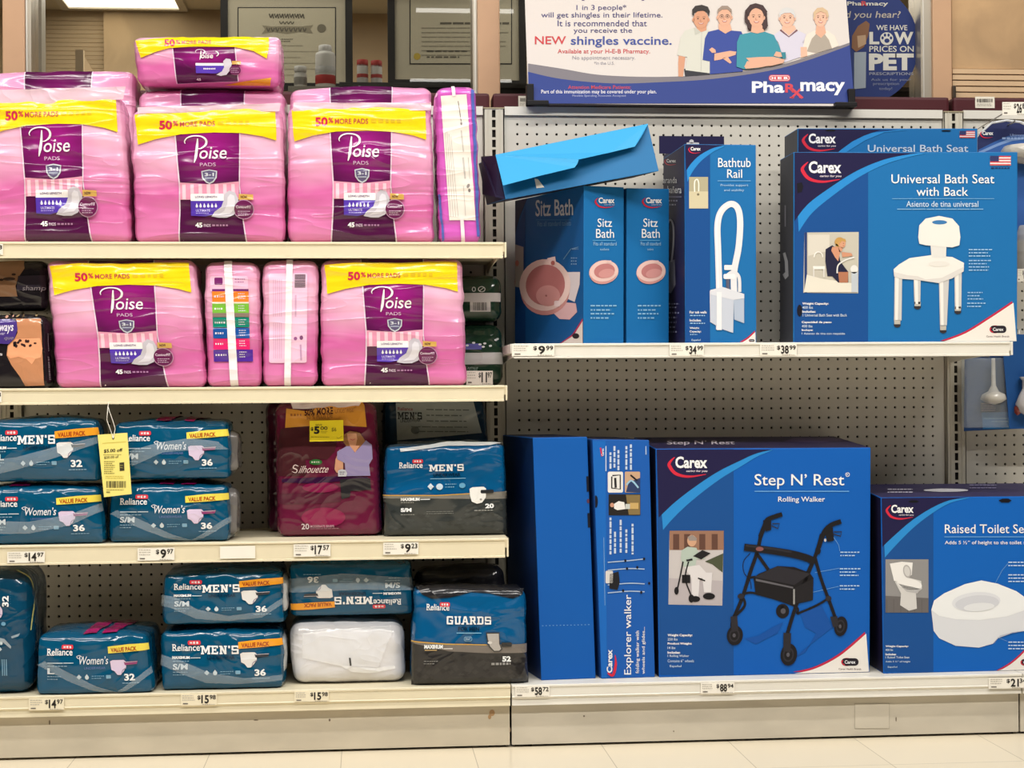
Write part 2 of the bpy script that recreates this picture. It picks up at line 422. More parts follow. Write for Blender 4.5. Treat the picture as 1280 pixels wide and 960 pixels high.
    def barcode(s, x0, y0, x1, y1, mat, layer=2, seed=1, vertical=False):
        rn = random.Random(seed); q = 0
        while q < 1:
            a = .015+.03*rn.random(); b = min(1, q+a)
            if vertical: s.rect(x0, y0+(y1-y0)*q, x1, y0+(y1-y0)*b, mat, layer)
            else: s.rect(x0+(x1-x0)*q, y0, x0+(x1-x0)*b, y1, mat, layer)
            q = b+.012+.03*rn.random()
def spline(pts, wd, k=7):
    n = len(pts); w_ = wd if isinstance(wd, list) else [wd]*n; P = []; Wd = []
    for i in range(n-1):
        p0, p1, p2, p3 = pts[max(i-1, 0)], pts[i], pts[i+1], pts[min(i+2, n-1)]
        for j in range(k):
            t = j/k
            P.append(tuple(.5*(2*p1[d]+(p2[d]-p0[d])*t+(2*p0[d]-5*p1[d]+4*p2[d]-p3[d])*t*t+(3*p1[d]-p0[d]-3*p2[d]+p3[d])*t**3) for d in (0, 1)))
            Wd.append(w_[i]*(1-t)+w_[i+1]*t)
    return P+[pts[-1]], Wd+[w_[-1]]
def zoomtf(ox, oy, sc): return lambda x, y: (ox+x/sc, oy+y/sc)

# ------------------------------------------------------------------ heights taken from the photograph (metres)
ZTOP, Z1, Z2, Z3, ZD, ZR = 1.573, 1.1848, .8502, .4929, .1493, .9472
YE = -.41                      # front edge of every shelf
BAY = 1.22
CREAM, WHITE = 'paint 228 217 188', 'paint 228 224 214'

# ================================================================== SETTING
def struct(o): o['kind'] = 'structure'; return o
mb = MB(); mb.box((-6, -12, -.05), (6, 3.2, 0), 'floor 236 224 200'); struct(mb.build('floor', loc=(0, 0, 0)))
YG = .24
wz = at(640, 134, .16).z
mb = MB(); mb.box((-3, .16, 0), (4, .30, wz), 'matte 150 140 125'); struct(mb.build('wall_back'))
ZC = at(90, 12, 2.2).z
mb = MB(); mb.box((-4, 2.2, 0), (4, 2.3, ZC+.3), 'matte 204 180 146'); struct(mb.build('wall_pharmacy'))
mb = MB(); mb.box((-4, .3, ZC), (4, 2.2, ZC+.05), 'matte 214 204 180'); struct(mb.build('ceiling'))
# clapboard part of the pharmacy wall, and the plain panel beside it
mb = MB(); xa, xb = at(40, 60, 2.17).x, at(126, 60, 2.1).x
zb = 1.2
while zb < ZC-.03:
    mb.prism_x([(2.2, zb), (2.1965, zb+.001), (2.195, zb+.0155), (2.2, zb+.0155)], xa, xb, 'matte 206 184 152'); zb += .0165
struct(mb.build('wall_left'))
mb = MB(); mb.box((xb, 2.17, 1.2), (at(283, 60, 2.0).x, 2.2, ZC), 'parch 204 176 138'); struct(mb.build('wall_pillar'))
# window posts with a metal edge strip, and the panes between them
def post(n, px0, px1, m0, m1):
    mb = MB(); a, b = at(px0, 60, .18).x, at(px1, 60, .18).x
    mb.box((a, .18, 1.4), (b, .30, 2.4), 'paint 200 160 126'); o = struct(mb.build('window_%d' % n, bevel=.003))
    m = MB(); c, d = at(m0, 60, .19).x, at(m1, 60, .19).x
    m.box((c, .19, 1.4), (d, .29, 2.4), 'metal 196 186 170'); m.box((c+.004, .186, 1.4), (c+.008, .19, 2.4), 'metal 225 220 210')
    m.build('edge_strip', o); return o
post(1, 3, 31, 31, 39); post(2, 597, 625, 591, 597); p3 = post(3, 1166, 1190, 1151, 1166)
for n, (a, b) in enumerate(((-20, 3), (39, 591), (625, 1151))):
    mb = MB(); mb.box((at(a, 60, YG).x, YG, 1.45), (at(b, 60, YG).x, YG+.006, 2.4), 'glass 225 225 222')
    g = mb.build('window_%d' % (n+4)); struct(g)
# dark recess line beside the first post and pale jamb behind it
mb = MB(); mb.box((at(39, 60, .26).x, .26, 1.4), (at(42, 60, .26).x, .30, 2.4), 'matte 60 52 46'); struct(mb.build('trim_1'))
mb = MB(); mb.box((at(42, 60, .5).x, .5, 1.2), (at(52, 60, .5).x, .56, 2.0), 'paint 205 198 184'); struct(mb.build('trim_2'))
# parchment panel and beadboard right of the last post
z85 = at(1230, 86, .20).z
mb = MB(); mb.box((at(1190, 60, .2).x, .2, z85), (2.6, .30, 2.4), 'parch 196 160 118'); struct(mb.build('wall_right'))
mb = MB(); zt = z85
for k in range(6):
    mb.box((at(1190, 60, .195).x, .192, zt-.0155), (2.6, .28, zt-.0025), 'paint 216 184 146'); zt -= .0165
struct(mb.build('trim_3'))
mb = MB(); mb.box((at(1189, 60, .18).x, .17, at(1190, 122, .17).z), (at(1193, 60, .18).x, .192, at(1190, 107, .17).z), 'metal 90 80 70')
tag(mb.build('wall_bracket', bevel=.001), 'small dark metal bracket at the foot of the beadboard panel', 'bracket')

# ================================================================== GONDOLA SHELVING
def peg_panel(label, x0, x1, z0, z1, cx, cz, pitch=.02555):
    t = thing('pegboard_panel', label, 'pegboard', ((x0+x1)/2, 0, z0))
    mb = MB(); r = .0034; mat = 'paint 208 204 194'
    nx0 = math.ceil((x0+pitch*.5-cx)/pitch); nx1 = math.floor((x1-pitch*.5-cx)/pitch)
    nz0 = math.ceil((z0+pitch*.5-cz)/pitch); nz1 = math.floor((z1-pitch*.5-cz)/pitch)
    V = []; F = []
    def v(x, y, z): V.append((x, y, z)); return len(V)-1
    def q(a, b, c, d): F.append((a, b, c, d))
    def rect(a, b, c, d): q(v(a, 0, b), v(c, 0, b), v(c, 0, d), v(a, 0, d))
    ax, bx = cx+(nx0-.5)*pitch, cx+(nx1+.5)*pitch; az, bz = cz+(nz0-.5)*pitch, cz+(nz1+.5)*pitch
    rect(x0, z0, ax, z1); rect(bx, z0, x1, z1); rect(ax, z0, bx, az); rect(ax, bz, bx, z1)
    h = pitch/2
    sq = [(h, 0), (h, h), (0, h), (-h, h), (-h, 0), (-h, -h), (0, -h), (h, -h)]
    for i in range(nx0, nx1+1):
        for j in range(nz0, nz1+1):
            X, Z = cx+i*pitch, cz+j*pitch
            o_ = [v(X+a, 0, Z+b) for a, b in sq]
            c_ = [v(X+r*math.cos(k*math.pi/4), 0, Z+r*math.sin(k*math.pi/4)) for k in range(8)]
            d_ = [v(X+r*math.cos(k*math.pi/4), .006, Z+r*math.sin(k*math.pi/4)) for k in range(8)]
            for k in range(8):
                l = (k+1) % 8; q(o_[k], o_[l], c_[l], c_[k]); q(c_[k], c_[l], d_[l], d_[k])
    mb.add(V, F, mat); mb.build('board', t)
    m = MB(); m.box((x0, .0062, z0), (x1, .05, z1), 'matte 42 38 34'); m.build('hole_shade_sheet', t)  # near-black sheet, its colour stands in for shade inside the peg holes
    return t
CX, CZ = at(634.3, 155.3, 0).x, at(634.3, 155.3, 0).z
zrail = at(700, 144.5, -.006).z
PEGS = [peg_panel('grey pegboard back behind the left bay of packs', -1.22+.028, -.028, ZD, zrail, -1.22+.0345, CZ),
        peg_panel('grey pegboard back behind the blue cartons', .028, BAY-.028, ZD, zrail, CX, CZ),
        peg_panel('grey pegboard strip at far right behind the hanging blister packs', BAY+.028, 1.75, ZD, zrail, BAY+.0345, CZ),
        peg_panel('grey pegboard strip at the far left edge', -1.6, -1.22-.028, ZD, zrail, -1.22-.0345-.02555*10, CZ)]
def upright(X, label):
    t = thing('shelf_upright', label, 'upright', (X, 0, 0)); mb = MB(); V = []; F = []
    def v(x, y, z): V.append((x, y, z)); return len(V)-1
    hw, sw, p, hh = .026, .0047, .02565, .0098; z = at(616, 143, 0).z; yf = -.012; zs = z+p/2
    k = 0
    while zs > .16:
        zc = zs-p/2
        o_ = [v(X-hw, yf, zc-p/2), v(X+hw, yf, zc-p/2), v(X+hw, yf, zc+p/2), v(X-hw, yf, zc+p/2)]
        c_ = [v(X-sw, yf, zc-hh), v(X+sw, yf, zc-hh), v(X+sw, yf, zc+hh), v(X-sw, yf, zc+hh)]
        d_ = [v(X-sw, yf+.004, zc-hh), v(X+sw, yf+.004, zc-hh), v(X+sw, yf+.004, zc+hh), v(X-sw, yf+.004, zc+hh)]
        for a in range(4):
            b = (a+1) % 4; F.append((o_[a], o_[b], c_[b], c_[a])); F.append((c_[a], c_[b], d_[b], d_[a]))
        zs -= p
    mb.add(V, F, 'paint 206 200 184')
    for sx in (-1, 1): mb.box((min(X+sx*hw, X+sx*(hw-.002)), yf, zs), (max(X+sx*hw, X+sx*(hw-.002)), .06, z+p/2), 'paint 206 200 184')
    mb.box((X-.016, yf-.0015, zs), (X-.014, yf, z+p/2), 'paint 206 200 184'); mb.box((X+.014, yf-.0015, zs), (X+.016, yf, z+p/2), 'paint 206 200 184')
    mb.build('post_face', t)
    m = MB(); m.box((X-.02, yf+.006, 0), (X+.02, .06, z+p/2-.002), 'matte 34 30 27'); m.build('slot_shade_core', t)  # dark colour paints the shade seen through the slots
    m = MB(); m.box((X-hw-.001, yf-.002, z+p/2), (X+hw+.001, .05, z+p/2+.003), 'paint 170 158 128'); m.build('post_cap', t)
upright(0, 'slotted metal upright between the pink packs and the blue cartons')
upright(BAY, 'slotted metal upright right of the bath seat cartons')
upright(-BAY, 'slotted metal upright at the left end of the left bay')
for i, (a, b, lab) in enumerate(((-1.192, -.028, 'white top rail of the left bay, mostly behind the pink packs'), (.0285, BAY-.0285, 'white top rail above the pegboard under the vaccine sign'), (BAY+.0285, 1.75, 'white top rail at far right under the barcode tag'))):
    mb = MB(); mb.prism_x([(-.008, zrail), (-.008, ZTOP), (.05, ZTOP), (.05, ZTOP-.004), (-.001, ZTOP-.004), (-.001, zrail)], a, b, 'paint 226 222 212')
    tag(mb.build('top_rail'), lab, 'rail')
# maroon bullnose ledge of the pharmacy counter
for a, b, lab in ((-1.5, at(611, 130, .1).x, 'maroon ledge strip behind the pink packs'), (at(615, 130, .1).x, at(1182, 130, .1).x, 'long maroon ledge strip behind the vaccine sign'), (at(1187, 130, .1).x, 1.8, 'maroon ledge strip at far right with a barcode tag')):
    mb = MB(); zt, zb_ = at(900, 119.5, .08).z, ZTOP-.01
    mb.box((a, .07, zb_), (b, .155, zt), 'card 74 30 36'); tag(mb.build('counter_ledge', bevel=.008), lab, 'ledge')
def tag_on_ledge(px0, px1, py0, py1, label, name='barcode_tag'):
    s = front(.0695); mb = MB(); a, b = at(px0, py1, .0695), at(px1, py0, .0695)
    mb.box((a.x, .0685, a.z), (b.x, .0698, b.z), 'card 226 220 206'); s = front(.0684); A = Art(mb, s)
    A.barcode(px0+2, py0+2.5, px1-2, py0+(py1-py0)*.5, 'card 60 55 50', 1, int(px0)); A.lines(px0+2, py0+(py1-py0)*.62, px1-3, 2, 2, 'card 150 145 138', 1)
    tag(mb.build(name), label, 'tag')
tag_on_ledge(648, 659, 120, 134, 'small white barcode tag on the maroon ledge left of the vaccine sign')
tag_on_ledge(1219, 1243, 121, 135, 'white barcode tag on the maroon ledge at far right')

def shelf(label, x0, x1, z, mat, lip, cap):
    t = thing('store_shelf', label, 'shelf', ((x0+x1)/2, YE/2, z-lip))
    m = MB(); m.box((x0, YE+.004, z-.022), (x1, -.014, z), mat.replace('paint', 'dirty')); m.build('shelf_panel', t, bevel=.001)
    m = MB(); y = YE
    m.prism_x([(y+.014, z+.0005), (y+.001, z+.0005), (y, z-.001), (y, z-.0045), (y+.003, z-.0055), (y+.003, z-lip+.005), (y, z-lip+.004), (y, z-lip), (y+.010, z-lip)], x0+.008, x1-.008, mat); m.build('price_channel', t)
    for xa in (x0, x1-.008):
        m = MB(); m.prism_x([(y+.016, z), (y+.001, z), (y, z-.002), (y, z-lip+.002), (y+.016, z-lip+.002)], xa+.004, xa+.008 if xa > x0 else xa+.007, mat)
        m.build('end_cap', t)
    for xa in (x0+.012, x1-.015):
        m = MB(); m.prism_x([(-.013, z-.023), (-.39, z-.023), (-.39, z-.028), (-.12, z-.036), (-.013, z-.044)], xa, xa+.003, mat); m.build('bracket', t)
    return t
shelf('cream shelf holding the row of pink packs, topmost of the left bay', -1.31, -.004, Z1, CREAM, .037, 1)
shelf('cream shelf under the second row of pink packs', -1.31, -.004, Z2, CREAM, .037, 1)
shelf('cream shelf under the maroon pack and the blue packs', -1.31, -.004, Z3, CREAM, .045, 1)
shelf('white shelf holding the bath seat and sitz bath cartons', .004, BAY-.004, ZR, WHITE, .034, 1)
def deck(label, x0, x1, mat, kick, stain):
    t = thing('base_deck', label, 'shelf base', ((x0+x1)/2, YE/2, 0)); z = ZD
    m = MB(); m.box((x0, YE+.004, z-.02), (x1, -.014, z), mat.replace('paint', 'dirty')); m.build('deck_panel', t, bevel=.001)
    m = MB(); y = YE
    m.prism_x([(y+.014, z+.0005), (y+.001, z+.0005), (y, z-.001), (y, z-.005), (y+.002, z-.006), (y+.002, z-.026), (y+.0005, z-.028), (y+.006, z-.034), (y+.004, z-.048), (y+.018, z-.048)], x0+.001, x1-.001, mat); m.build('price_channel', t)
    m = MB(); m.box((x0+.0015, YE+.022, .006), (x1-.0015, YE+.03, z-.03), kick)
    A = Art(m, front(YE+.022))
    for px, py, rx, ry, c in stain: A.ell(px, py, rx, ry, c, 1)
    m.build('kick_plate', t)
    for xx in (x0+.01, x1-.05):
        m = MB(); m.box((xx, YE+.034, 0), (xx+.04, -.05, .03), 'matte 40 34 30'); m.build('foot', t)
RUST = 'dirty 176 140 98'
deck('cream base deck of the left bay with scuffed kick plate', -BAY-.09, -.001, CREAM, 'dirty 202 192 172', [(615, 891, 3.5, 4, RUST), (612, 896, 2, 3, RUST), (320, 900, 3, .8, 'dirty 120 108 90'), (62, 903, 1, 3, 'dirty 120 108 90'), (412, 900, 1.2, 1.6, 'dirty 110 95 78')])
deck('white base deck under the walker cartons with beige kick plate', .001, BAY+.012, WHITE, 'dirty 200 192 176', [(637.5, 912, .8, 3, 'dirty 140 120 96'), (730, 895, 1.2, 1, 'dirty 110 100 86'), (842, 914, .8, .8, 'dirty 110 100 86'), (1120, 899, .8, 3, 'dirty 120 108 92')])
deck('white base deck at the far right edge of the aisle', BAY+.0135, 1.75, WHITE, 'dirty 200 192 176', [])
# outlet cover outline on the kick plate
mb = MB(); A = Art(mb, front(YE+.0215), base=.0002); A.rrect(1068, 879, 1112, 911, 1, 'dirty 172 164 148', 0); A.rrect(1068.7, 879.7, 1111.3, 910.3, 1, 'dirty 202 194 178', 1)
tag(mb.build('outlet_cover'), 'blank square cover plate on the white kick plate', 'cover plate')

# ================================================================== PRICE LABELS on the shelf edges
INK = 'card 40 36 34'
def price(px0, py0, px1, py1, big, cents, where, slope=0, Y=YE-.0012, px_text=None, blank=False, bg='card 238 233 222'):
    mb = MB(); cs = [at(px0, py0, Y), at(px1, py0+slope*(px1-px0), Y), at(px1, py1+slope*(px1-px0), Y), at(px0, py1, Y)]
    back = [c+Vector((0, .0012, 0)) for c in cs]
    mb.hexa([cs[3], cs[2], cs[1], cs[0], back[3], back[2], back[1], back[0]], bg)
    A = Art(mb, front(Y)); w_ = px1-px0; h = py1-py0
    if not blank:
        sy = lambda f: slope*f*w_
        A.lines(px0+.04*w_, py0+.1*h+sy(.1), px0+.4*w_, 3, h*.19, 'card 178 172 162', 1, .3, int(px0)); A.rect(px0+.06*w_, py1-.22*h+sy(.1), px0+.2*w_, py1-.12*h+sy(.1), 'card 110 104 98', 1)
        xa = px0+(.46 if len(big) > 1 else .5)*w_; A.text('$', xa, py0+.12*h+sy(.46), xa+.09*w_, py0+.52*h+sy(.46), INK, 1, .02)
        A.text(big, (xa+.11*w_) if len(big) > 1 else (px0+.62*w_), py0+.1*h+sy(.6), px0+.78*w_, py0+.84*h+sy(.6), INK, 1, .03)
        A.text(cents, px0+.8*w_, py0+.1*h+sy(.85), px0+.97*w_, py0+.5*h+sy(.85), INK, 1, .02)
        A.lines(px0+.6*w_, py0+.9*h+sy(.6), px0+.97*w_, 1, h*.2, 'card 170 164 154', 1, .3, 3)
    o = mb.build('price_label', loc=((cs[0].x+cs[2].x)/2, Y, cs[3].z))
    tag(o, where, 'price label')
price(9, 690, 56, 704, '14', '97', 'white price label $14.97 on the shelf edge under the blue packs at left', -.02)
price(172, 685.5, 218, 701, '9', '97', 'white price label $9.97 under the blue packs beside the yellow coupon', -.02)
price(275, 683, 319, 698.5, '', '', 'blank white label on the shelf edge left of the $17.57 label', -.018, blank=True)
price(367, 680.5, 413, 696, '17', '57', 'white price label $17.57 below the maroon pack', -.016)
price(479, 678.5, 523, 693.5, '9', '23', 'white price label $9.23 below the blue and black pack', -.016)
price(36, 873.5, 80, 888, '14', '97', 'cream price label $14.97 on the bottom deck at left', -.02, bg='card 236 226 200')
price(226, 868, 271, 882, '15', '98', 'cream price label $15.98 below the stacked blue packs on the bottom deck', -.02, bg='card 236 226 200')
price(368, 864.5, 411, 877.5, '15', '98', 'cream price label $15.98 below the white pack on the bottom deck', -.02, bg='card 236 226 200')
price(640, 430.8, 693, 445, '9', '99', 'white price label $9.99 below the sitz bath cartons', 0)
price(837, 430.8, 880, 445, '34', '99', 'white price label $34.99 below the bathtub rail carton', 0)
price(950, 430.3, 996, 444.5, '38', '99', 'white price label $38.99 below the bath seat cartons', 0)
price(644, 858, 687, 871.5, '58', '72', 'white price label $58.72 below the tall plain blue carton', -.018)
price(876, 854, 918, 867, '88', '94', 'white price label $88.94 below the rolling walker carton', -.018)
price(1236, 847.5, 1284, 861, '21', '34', 'white price label $21.34 below the raised toilet seat carton', -.018)
price(-24, 305, 3.5, 318.5, '13', '8', 'white price label cut by the left edge on the top shelf', 0)
price(-24, 489, 2, 503, '13', '8', 'white price label cut by the left edge on the second shelf', 0)

# ================================================================== PINK PAD PACKS
PURP, PURPL, YEL, WHT = 'purple 78 20 66', 'wrap 146 34 128', 'wrap 246 212 24', 'wrap 244 240 240'
def base_of(s, zbot):
    return Vector(((s.c[2].x+s.c[3].x)/2, s.Y+s.D/2, zbot))
def film_sheet(name, parent, pts, Y, mat, amp=.004, seed=1, nx=24, ny=5, thick=.0006):
    """thin plastic sheet over the quad pts (TL TR BR BL in photo pixels) at depth Y"""
    mb = MB(); V = []; F = []
    tl, tr, br, bl = [at(x, y, Y) for x, y in pts]
    for k in (0, 1):
        for j in range(ny+1):
            for i in range(nx+1):
                u, v = i/nx, j/ny; p = tl*(1-u)*(1-v)+tr*u*(1-v)+br*u*v+bl*(1-u)*v
                n = noise.noise(Vector((u*7+seed*9, v*2, seed*3.1))); p = p+Vector((0, n*amp+k*thick, n*amp*.6*(1-v)))
                V.append(p)
    m = (nx+1)*(ny+1)
    for j in range(ny):
        for i in range(nx):
            a = j*(nx+1)+i; F += [(a, a+1, a+nx+2, a+nx+1), (m+a+nx+1, m+a+nx+2, m+a+1, m+a)]
    mb.add(V, F, mat, True); return mb.build(name, parent)
def swash_P(A, x0, y0, x1, y1, mat, layer):
    X = lambda u: x0+(x1-x0)*u; Y = lambda v: y0+(y1-y0)*v; w_ = (x1-x0)
    A.stroke([(X(.6), Y(.1)), (X(.56), Y(.4)), (X(.5), Y(.75)), (X(.42), Y(1))], [w_*.05, w_*.11, w_*.13, w_*.03], mat, layer)
    A.stroke([(X(.02), Y(.28)), (X(0), Y(.18)), (X(.14), Y(.06)), (X(.42), Y(0)), (X(.78), Y(.03)), (X(.98), Y(.16)), (X(.96), Y(.33)), (X(.76), Y(.46)), (X(.6), Y(.48))],
             [w_*.02, w_*.05, w_*.06, w_*.055, w_*.06, w_*.1, w_*.1, w_*.05, w_*.02], mat, layer)
def pad_art(s, t, full=True, v0=0.0):
    """print of the standard pack, drawn in the frame of one photographed pack (x 115..672, y 390..903)"""
    tf = lambda x, y: ((x-115)/557, (y-390)/513)
    def art(m, base=.0016, gap=.0005): return Art(m, s, tf, base, gap)
    m = MB(); A = art(m)
    up = [(282, 392), (300, 392), (500, 392), (518, 392)]
    A.poly([(270, 392), (520, 392), (515, 560), (510, 690), (518, 800), (530, 902), (276, 902), (284, 780), (286, 690), (278, 560)], 'wrap 236 214 230', 0)
    A.poly([(274, 392), (516, 392), (511, 560), (506, 690), (514, 800), (525, 902), (281, 902), (289, 780), (291, 690), (283, 560)], PURP, 1)
    cp = m.build('center_panel', t)
    if full:
        m = MB(); A = art(m, .0036)
        swash_P(A, 312, 500, 392, 602, WHT, 3)
        A.text('oise', 366, 543, 466, 588, WHT, 3, .004, shear=.16)
        A.text('PADS', 366, 603, 424, 616, 'wrap 214 180 208', 3, .0)
        m.build('brand_name', cp)
        m = MB(); A = art(m, .0034)
        A.poly([(370, 634), (399, 628), (428, 634), (426, 660), (414, 676), (399, 684), (384, 676), (372, 660)], 'wrap 196 198 206', 1)
        A.poly([(374, 637), (399, 632), (424, 637), (421, 658), (412, 671), (399, 678), (386, 671), (377, 658)], 'wrap 96 88 120', 2)
        A.text('3-1', 382, 641, 416, 654, 'wrap 210 212 220', 3, .03); A.rect(382, 659, 416, 663, 'wrap 170 176 196', 3)
        m.build('shield_badge', cp)
        m = MB(); A = art(m, .0032)
        A.poly([(290, 676), (400, 684), (507, 674), (505, 742), (290, 742)], 'wrap 226 150 178', 1)
        for k in range(7): A.rect(298+k*30, 684, 311+k*30, 741, 'wrap 242 200 214', 2)
        A.rrect(328, 720, 450, 750, 5, WHT, 3); A.text('LONG LENGTH', 345, 728, 425, 736, 'wrap 96 60 120', 4, .02)
        A.poly([(328, 747), (455, 747), (440, 775), (405, 800), (380, 806), (328, 803)], 'wrap 84 56 168', 4)
        for k in range(6):
            A.ell(350+k*14, 767, 4.2, 5.2, WHT, 5); A.poly([(347+k*14, 764), (353+k*14, 764), (350+k*14, 755)], WHT, 5)
        A.text('ULTIMATE', 346, 779, 398, 788, 'wrap 200 190 232', 5, .02); A.lines(346, 792, 395, 1, 8, 'wrap 170 156 214', 5)
        A.poly([(403, 806), (415, 788), (440, 770), (450, 745), (452, 722), (470, 708), (492, 716), (503, 740), (500, 775), (485, 800), (460, 811), (430, 811)], 'wrap 196 190 200', 6)
        A.poly([(425, 802), (450, 785), (462, 760), (464, 735), (474, 722), (488, 728), (492, 750), (486, 780), (470, 797)], 'wrap 218 214 222', 7)
        m.build('pad_picture', cp)
        m = MB(); A = art(m, .0036)
        A.poly([(505, 721), (558, 724), (558, 744), (505, 744)], 'wrap 206 164 84', 5); A.text('NOW', 512, 728, 536, 738, 'wrap 96 56 40', 6, .03)
        A.ell(522, 780, 38, 37, 'wrap 186 140 170', 5); A.ell(522, 780, 35, 34, 'wrap 102 32 78', 6)
        A.text('ContourFIT', 494, 766, 550, 776, 'wrap 226 200 220', 7, .02); A.lines(500, 786, 546, 3, 7, 'wrap 204 172 196', 7)
        m.build('round_badge', t)
        m = MB(); A = art(m, .0034)
        A.text('45', 342, 829, 368, 847, WHT, 3, .04); A.text('PADS', 373, 834, 398, 845, 'wrap 214 190 210', 3, .02); A.lines(404, 836, 466, 1, 18, 'wrap 170 120 160', 3)
        m.build('count_print', t)
        m = MB(); A = art(m, .0026)
        A.poly([(132, 412), (250, 404), (400, 404), (560, 402), (648, 404), (648, 521), (600, 506), (520, 492), (420, 488), (300, 492), (210, 507), (140, 527), (136, 460)], YEL, 1)
        A.text('50', 220, 438, 268, 472, 'wrap 200 34 74', 3, .035); A.text('%', 271, 440, 290, 460, 'wrap 200 34 74', 3, .02)
        A.text('MORE PADS', 296, 444, 425, 463, 'wrap 186 70 70', 3, .012)
        A.lines(436, 446, 560, 1, 36, 'wrap 226 190 40', 3, .36)
        m.build('banner', t)
    return cp
def pad_pack(label, quad, Y, D, zbot, seed, full=True, group=None, film=None):
    s = Soft(quad, Y, D, r=.02, bulge=.01, amp=.0036, seed=seed, zbot=zbot, top=.006, fx=6, fz=30)
    t = thing('pad_pack', label, 'pad pack', base_of(s, zbot), group)
    m = MB(); s.mesh(m, 'pinkbag'); m.build('wrapper', t)
    pad_art(s, t, full)
    if film: film_sheet('seal_flap', t, film, Y-.004, 'film 244 214 228 66', seed=seed)
    return t, s
def Q(x0, y0, x1, y1): return [(x0, y0), (x1, y0), (x1, y1), (x0, y1)]
GP = 'pink pad packs on the two upper left shelves'
YB = -.232
# rear packs of the top row first, then the front ones
pad_pack('rear pink pad pack at far left, its purple top band showing above the front pack', [(-24, 90), (168, 89), (166, 302), (-24, 302)], YB, .13, Z1, 11, False, GP)
_, sB = pad_pack('rear pink pad pack under the small pack, its purple band showing', [(174, 113), (356, 113), (355, 302), (174, 302)], YB, .15, Z1, 12, False, GP)
pad_pack('rear pink pad pack second from right on top shelf, purple band showing', [(362, 110), (539, 108), (539, 302), (362, 302)], YB, .13, Z1, 13, False, GP)
pad_pack('front pink pad pack at far left of the top shelf, cut by the frame', [(-27, 124), (152, 118), (163, 302), (-24, 302)], -.395, .12, Z1, 1, True, GP, [(-24, 113), (157, 108), (154, 124), (-26, 137)])
pad_pack('front pink pad pack below the small pack on the top shelf', [(163, 137), (352, 132), (357, 302), (168, 302)], -.395, .12, Z1, 2, True, GP, [(172, 134), (351, 129), (349, 139), (172, 142)])
pad_pack('front pink pad pack on the top shelf next to the upright side-on pack', [(360, 131), (539, 131), (543, 302), (360, 302)], -.395, .12, Z1, 3, True, GP, [(367, 128), (539, 129), (539, 138), (366, 139)])
pad_pack('pink pad pack at left of the second shelf beside the black packs', [(57, 327), (243, 325), (259, 486), (70, 486)], -.395, .15, Z2, 4, True, GP, None)
pad_pack('pink pad pack on the second shelf beside the dark green packs', [(401, 325.5), (578, 324.5), (584, 485), (402, 485)], -.395, .15, Z2, 5, True, GP, None)
# small pack lying on the rear pack
zsm = sB.c[0].z+.0095
s = Soft([(165, 46), (352, 45), (350, 113), (172, 113)], YB-.03, .17, r=.018, bulge=.012, amp=.0036, seed=21, zbot=zsm, fx=9, fz=26)
t = thing('pad_pack', 'small pink pad pack lying on top of the others, topmost on the left', 'pad pack', base_of(s, zsm), GP)
m = MB(); s.mesh(m, 'pinkbag'); m.build('wrapper', t)
tf = lambda x, y: ((x-20)/1140, (y-25)/415)
m = MB(); A = Art(m, s, tf, .0016, .0005)
A.poly([(320, 128), (808, 120), (830, 412), (330, 432)], 'wrap 236 214 230', 0); A.poly([(328, 130), (801, 122), (822, 410), (338, 430)], PURP, 1)
cp = m.build('center_panel', t)
m = MB(); A = Art(m, s, tf, .0034, .0005)
swash_P(A, 500, 148, 572, 236, WHT, 3); A.text('oise', 540, 182, 636, 224, WHT, 3, .02, shear=.12); A.ring(652, 186, 24, 20, 8, WHT, 3, -80, 70)
m.build('brand_name', cp)
m = MB(); A = Art(m, s, tf, .0032, .0005)
A.rrect(495, 264, 735, 288, 6, WHT, 2); A.poly([(495, 286), (730, 286), (700, 335), (650, 352), (495, 350)], 'wrap 90 62 176', 3)
for k in range(7): A.ell(560+k*14, 312, 5, 7, WHT, 4)
A.poly([(655, 362), (700, 335), (718, 300), (712, 250), (735, 226), (770, 232), (780, 270), (768, 320), (735, 362), (690, 372)], 'wrap 208 204 212', 5)
A.rect(780, 246, 850, 276, 'wrap 206 160 84', 4); A.ell(804, 324, 45, 42, 'wrap 108 40 86', 5); A.lines(772, 306, 836, 3, 16, 'wrap 190 150 180', 6)
A.text('45', 494, 392, 530, 410, WHT, 3, .03)
m.build('pad_picture', cp)
m = MB(); A = Art(m, s, tf, .0028, .0005)
A.poly([(46, 62), (400, 44), (1062, 40), (1066, 120), (1052, 222), (950, 160), (800, 126), (500, 122), (300, 134), (190, 166), (72, 214)], YEL, 1)
A.poly([(840, 416), (1090, 380), (1080, 438), (700, 440)], 'wrap 240 186 40', 1)
A.text('50', 264, 64, 346, 118, 'wrap 206 40 84', 3, .035); A.text('%', 354, 70, 386, 100, 'wrap 206 40 84', 3, .02); A.text('MORE PADS', 398, 74, 622, 100, 'wrap 190 80 80', 3, .012, slope=-.01)
m.build('banner', t)

